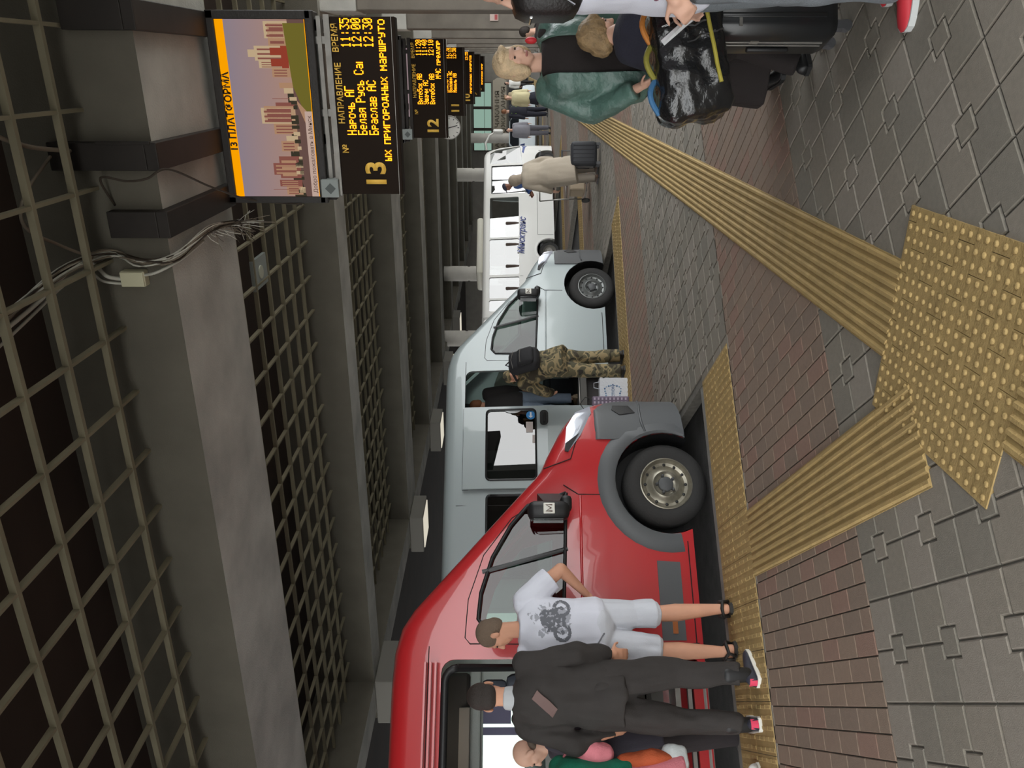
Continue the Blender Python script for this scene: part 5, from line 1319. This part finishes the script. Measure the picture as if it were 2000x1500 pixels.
# -- old woman in beige coat
BEI = mat('coat_beige', 'b5a998', .9, var=(3, .08), bump=(150, .2))
fx, fy = camdir(-.25, .97)
root, J, HR, k = person('person in long beige coat and headscarf pulling a dark suitcase, back to camera', (-1.72, 13.65, 0), facing(fx, fy), 1.60, SKIN,
    dict(waist=(0, .04, 1.09), chest=(0, .09, 1.26), neck=(-.02, .16, 1.42), head=(-.03, .24, 1.56), shL=(-.18, .1, 1.36), shR=(.18, .1, 1.36), elR=(.27, -.02, 1.08), wrR=(.30, .0, .84), elL=(-.25, .1, 1.1), wrL=(-.26, .2, .86)),
    dict(n='coat', m=BEI, g=.045, ar=.025, dn=.40, rs=[1.35, 1.25, 1.15, 1.1, 1.1, 1.06, 1.05, 1.05, 1, 1], f=(.010, 7, 2)), dict(n='trousers', m=mat('trousers_taupe', '8a8074', .9), g=.03, cuff=.05), (mat('shoe_brown', '5a4334', .6), BLACK),
    None, (8, 16, 0), vox=.013)
mb = MB(); c = J['head']; mb.ell(c + HR @ Vector((0, -.02, .02)), (.098, .11, .11), 0, HR); mb.cap(c - HR @ Vector((0, .04, .06)), J['neck'], .08, .09); remesh(mb, 'headscarf', mat('scarf_taupe', 'a09282', .85), .011, root, 4, (.004, 20, 20), [(c + HR @ Vector((0, .07, 0)), HR @ Vector((0, 1, 0)))])

# -- man in blue jacket at the bus door
fx, fy = camdir(-1, .15)
root, J, HR, k = person('man in blue jacket and peaked cap at the white bus door', (-2.75, 20.6, 0), facing(fx, fy), 1.74, mat('skin_dark_tan', '8a5c48', .6),
    dict(waist=(0, .03, 1.09), chest=(0, .07, 1.26), neck=(0, .12, 1.43), head=(0, .19, 1.585), wrL=(-.18, .32, .95), elL=(-.24, .1, 1.08), wrR=(.16, .34, .96), elR=(.24, .1, 1.08)),
    dict(n='jacket', m=mat('jacket_blue', '3d5a92', .8), g=.045, ar=.035, dn=.06), dict(n='trousers', m=mat('trousers_dark', '3b3836', .9), g=.03, cuff=.055), (BLACK, BLACK), None, (0, 22, 0), vox=.016, eyes=False)
mb = MB(); c = J['head']; mb.ell(c + HR @ Vector((0, -.012, .05)), (.085, .102, .065), 0, HR); mb.ell(c + HR @ Vector((0, .10, .05)), (.065, .07, .012), 0, HR); remesh(mb, 'cap', mat('cap_navy', '3a3a4a', .8), .011, root, 3)

# -- far group on the platform
def far(label, pos, dirv, h, topc, botc, hairm=HAIRD, sk=SKIN, **kw):
    fx, fy = camdir(*dirv)
    return person(label, pos, facing(fx, fy), h, sk, kw.get('J'), dict(n='top', m=topc, g=.035, ar=.025, dn=kw.get('dn', .05), sl=kw.get('sl', 'long')), kw.get('b') or dict(n='trousers', m=botc, g=.028, cuff=.052), kw.get('sh') or (BLACK, BLACK), SHORT(hairm), (0, 8, 0), vox=.018, eyes=False)
WHT = mat('cloth_white', 'd8d6d0', .85)
far('walker in grey top and grey trousers with a pale green bag, left of the officer', (-2.15, 29.0, 0), (-.4, -.9), 1.62, mat('cloth_pale_grey', '9a9aa2', .9), mat('cloth_mid_grey', '707078', .9))
r_, J_, H_, k_ = far('officer in dark uniform with a lime reflective patch on the back', (-1.62, 30.9, 0), (-.2, .97), 1.76, mat('uniform_navy', '23242e', .9), mat('uniform_navy', '23242e', .9), mat('hair_ginger', '8a5a3c', .7))
mb = MB(); tp = part(r_, 'top'); q = [on_back(tp, x, z, .006) for x, z in ((-.14, 1.2), (.14, 1.2), (.14, 1.38), (-.14, 1.38))]
if all(q): mb.add(q, [(0, 1, 2, 3)]); mb.build('reflective_patch', mat('lime_reflective', 'a8e040', .5), r_)
far('woman in pale yellow cardigan and short white skirt right of the officer', (-1.05, 28.6, 0), (-.3, -.95), 1.66, mat('cloth_pale_yellow', 'c9bf98', .9), WHT, HAIRL, b=dict(n='skirt', k='skirt', m=mat('uniform_navy', '23242e', .9), g=.02, z=.5, fl=.2), sh=(WHT, WHT))
far('distant person in beige shirt near the hall entrance', (-1.75, 50.5, 0), (.2, -.97), 1.72, mat('cloth_sand', 'a8977c', .9), mat('uniform_navy', '23242e', .9), HAIRL)
far('distant person in white top near the hall entrance', (-.95, 47.0, 0), (.1, -.99), 1.68, WHT, mat('cloth_black', '262424', .9))
far('dark-haired person in black far behind the blonde woman, by the second column', (.45, 12.2, 0), (-.6, .8), 1.40, BLK, BLK)
# ---------------------------------------------------------------- luggage
CASEB = mat('case_black', '1f2021', .32, coat=.2, var=(3, .1))
def suitcase(label, loc, rz, w_, d, h, m, handle=.12, ribbed=True, name='suitcase'):
    t = empty(name, loc, rz, label, 'suitcase'); z0 = .06
    mb = MB(); mb.bbox((0, 0, z0 + (h - z0) / 2), (w_, d, h - z0), .055)
    mb.build('shell', m, t, smooth=True, auto=50)
    if ribbed:
        mb = MB()
        for i in range(5): mb.bbox((-w_ * .32 + i * w_ * .16, -d / 2 - .001, z0 + (h - z0) * .52), (w_ * .05, .010, (h - z0) * .8), .004)
        mb.build('shell_rib', m, t, smooth=True, auto=50)
    mb = MB()
    for y in (-.012, .018): 
        pl = [(-w_ / 2 - .003, z0 + .06), (-w_ / 2 - .003, h - .06), (-w_ / 2 + .05, h + .003), (w_ / 2 - .05, h + .003), (w_ / 2 + .003, h - .06), (w_ / 2 + .003, z0 + .06)]
        mb.tube([(x, y - d * .12, z) for x, z in pl], .005, 6)
    mb.build('zip', STEEL, t)
    mb = MB(); mb.bbox((-w_ / 2 - .012, d * .05, z0 + (h - z0) * .5), (.022, .03, .2), .008); mb.build('side_handle', BLACK, t, smooth=True, auto=50)
    mb = MB()
    for x in (-w_ * .22, w_ * .22): mb.tube([(x, d * .3, h - .02), (x, d * .3, h + handle)], .009, 8)
    mb.bbox((0, d * .3, h + handle), (w_ * .5, .03, .03), .01); mb.build('pull_handle', mat('handle_grey', '55575a', .4, .5), t, smooth=True, auto=50)
    for x in (-w_ * .38, w_ * .38):
        for y in (-d * .33, d * .33):
            mb = MB(); mb.lathe([(.0, -.014), (.026, -.014), (.028, 0), (.026, .014), (0, .014)], lambda a, b, hh: Vector((x + a, y + hh, .028 + b)), 16, closed=False); mb.b2(x - .02, x + .02, y - .02, y + .02, .035, .075); mb.build('caster', mat('caster_grey', '4a4a4c', .5), t, smooth=True, auto=40)
    return t
t = suitcase('large black hard-shell suitcase standing on the grey pavers by the red sneakers', (.30, 4.06, 0), math.atan2(.39, .92), .46, .27, .66, CASEB, .02)
mb = MB(); mb.b2(-.235, -.232, -.06, -.03, .42, .46); mb.b2(-.2, -.16, -.139, -.136, .52, .535); mb.build('lock_plate', STEEL, t)
suitcase('dark suitcase with raised handle beside the person in beige coat', (-1.40, 13.55, 0), math.radians(22), .42, .26, .50, mat('case_charcoal', '2c2d31', .6), .14)
# film-wrapped bag carried by the two women
FILM = mat('black_film', '19191a', .22, coat=.5, bump=(14, .9)); 
cz_ = .76; t = empty('wrapped_bag', (.02, 3.80, .60), math.radians(14), 'bulky bag wrapped in shiny black film with coloured handles between the women', 'bag')
mb = MB(); Rz = Matrix.Rotation(math.radians(-9), 3, 'Y'); mb.bbox((0, 0, .17), (.54, .26, .33), .06, 0, Rz)
o = remesh(mb, 'bag_body', FILM, .012, t, 3, (.014, 11, 13))
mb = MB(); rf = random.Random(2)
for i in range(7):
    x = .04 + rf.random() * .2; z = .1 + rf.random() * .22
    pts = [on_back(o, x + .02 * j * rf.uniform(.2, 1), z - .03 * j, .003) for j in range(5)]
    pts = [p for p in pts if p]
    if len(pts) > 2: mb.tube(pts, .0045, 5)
mb.build('film_highlight', mat('film_highlight_grey', '3a3a3c', .12, coat=1.0), t)  # lighter grey tubes painting highlights onto the film
mb = MB(); pts = [on_back(o, .05 + .035 * j, .31 - .045 * j, .004) for j in range(6)]; pts = [p for p in pts if p]
if len(pts) > 2: mb.tube(pts, .016, 6); mb.build('white_strap', mat('strap_white', 'd4d4d6', .5), t)
for zc, cols in ((.335, ('3a6a94', '8a8434', 'c07a34')),):
    for i, c_ in enumerate(cols):
        mb = MB(); a0 = -.24 + i * .15; mb.tube([(a0 + .15 * q / 8, -.03 - .02 * math.sin(PI * q / 8), zc + .0 + .035 * math.sin(PI * q / 8) + .15 * (a0 + .15 * q / 8)) for q in range(9)], .013, 8); mb.build('handle', mat('handle_' + ('blue', 'olive', 'orange')[i], c_, .7), t)
mb = MB(); pts = [on_back(o, -.12 + .04 * q, .05 + .01 * q, .004) for q in range(9)]; mb.tube([p for p in pts if p], .009, 8); mb.build('webbing', mat('web_yellow', 'a89c3c', .7), t)
# shopping bags beside the grey van
t = empty('shopping_bag', (-3.98, 9.30, 0), math.radians(30), 'white shopping bag with a ring of blue dots beside the grey van', 'bag')
mb = MB(); mb.loft([[Vector((-.19 * k_, -.07 * k_, z)), Vector((.19 * k_, -.07 * k_, z)), Vector((.19 * k_, .07 * k_, z)), Vector((-.19 * k_, .07 * k_, z))] for k_, z in ((1, 0), (1.02, .15), (.98, .37))]); mb.build('bag_body', mat('paper_white', 'cfd2d6', .8, bump=(40, .2)), t)
mb = MB()
for i in range(22):
    a = 2 * PI * i / 22; r_ = .105 + .012 * math.sin(i * 5); mb.ell((r_ * math.cos(a), -.073, .2 + r_ * math.sin(a)), (.012 if i % 3 else .008, .003, .012 if i % 3 else .008), i % 2, None, 8, 6)
mb.build('printed_ring', [mat('dot_blue', '4a6c94', .7), mat('dot_pale_blue', '86a4bc', .7)], t)
textmesh('CTION', .055, lambda u, v, w_: Vector((-.075 + u, -.074 - w_, .18 + v)), mat('dot_blue', '4a6c94', .7), 'lettering', t, 'LEFT', .0, .001)
mb = MB()
for x in (-.1, .1): mb.tube([(x - .05, 0, .36), (x - .03, 0, .44), (x + .03, 0, .44), (x + .05, 0, .36)], .005, 6)
mb.build('handle', mat('cord_pale', 'b8bac0', .8), t)
t = empty('gift_bag', (-4.06, 9.12, .0), math.radians(25), 'small patterned bag with a looped handle leaning by the red van bumper', 'bag')
mb = MB(); mb.bbox((0, 0, .24), (.2, .1, .48), .02); bo = mb.build('bag_body', mat('gift_mauve', '6c6070', .8), t)
mb = MB()
for i in range(9):
    for j in range(4): mb.b2(-.09 + j * .048, -.06 + j * .048, -.053, -.049, .04 + i * .05, .062 + i * .05)
mb.build('check_pattern', mat('gift_pale', 'b0a4b4', .8), bo)
mb = MB(); mb.tube([(-.05, 0, .47), (-.1, -.01, .56), (0, -.02, .64), (.09, -.01, .57), (.05, 0, .47)], .006, 6); mb.build('handle', BLACK, t)
# folding shopping cart
t = empty('luggage_cart', (-2.15, 14.9, 0), math.radians(35), 'metal luggage cart with small wheels beyond the person in beige coat', 'cart')
mb = MB()
for x in (-.17, .17): mb.tube([(x, .1, .05), (x, .12, .55), (x, .2, .95)], .012, 8); mb.tube([(x, .1, .1), (x, -.28, .1)], .012, 8)
for z in (.25, .45, .7): mb.tube([(-.17, .12, z), (.17, .12, z)], .009, 6)
mb.tube([(-.17, .2, .95), (.17, .2, .95)], .014, 8); mb.tube([(-.17, -.28, .1), (.17, -.28, .1)], .01, 6)
mb.build('frame', STEEL, t, smooth=True)
for x in (-.2, .2):
    mb = MB(); mb.lathe([(0, -.015), (.075, -.015), (.08, 0), (.075, .015), (0, .015)], lambda a, b, h: Vector((x + h, .1 + a, .08 + b)), 20, closed=False); mb.build('wheel', RUBBER, t, smooth=True, auto=40)
mb = MB(); mb.bbox((0, -.08, .26), (.3, .3, .28), .03); mb.build('load_box', mat('box_tan', '9a8a74', .8), t)
# bags at the left edge held by the person in green
t = empty('carrier_bag', (-4.12, 3.58, .50), math.radians(-20), 'orange and white carrier bag held by the person in green hat', 'bag')
mb = MB(); mb.ell((0, 0, .18), (.17, .09, .2)); mb.bbox((0, 0, .32), (.22, .12, .16), .04); o = remesh(mb, 'bag_body', ORG, .012, t, 4, (.012, 12, 12))
mb = MB(); mb.bbox((.03, .02, .03), (.2, .16, .16), .03); remesh(mb, 'white_carrier', mat('film_white', 'ccd2d2', .4, bump=(20, .5)), .012, t, 3, (.01, 15, 15))

t = empty('pink_handbag', (-4.07, 3.62, .92), math.radians(-15), 'rounded pink cloth handbag held by the person in green hat', 'bag')
mb = MB(); mb.ell((0, 0, .12), (.13, .08, .13)); mb.bbox((0, 0, .08), (.22, .12, .16), .05); remesh(mb, 'bag_body', PINK, .012, t, 4, (.008, 12, 12))
mb = MB(); mb.tube([(.07 * math.cos(a), 0, .22 + .09 * math.sin(a)) for a in [PI * i / 10 for i in range(11)]], .009, 6); mb.build('handle', PINK, t)
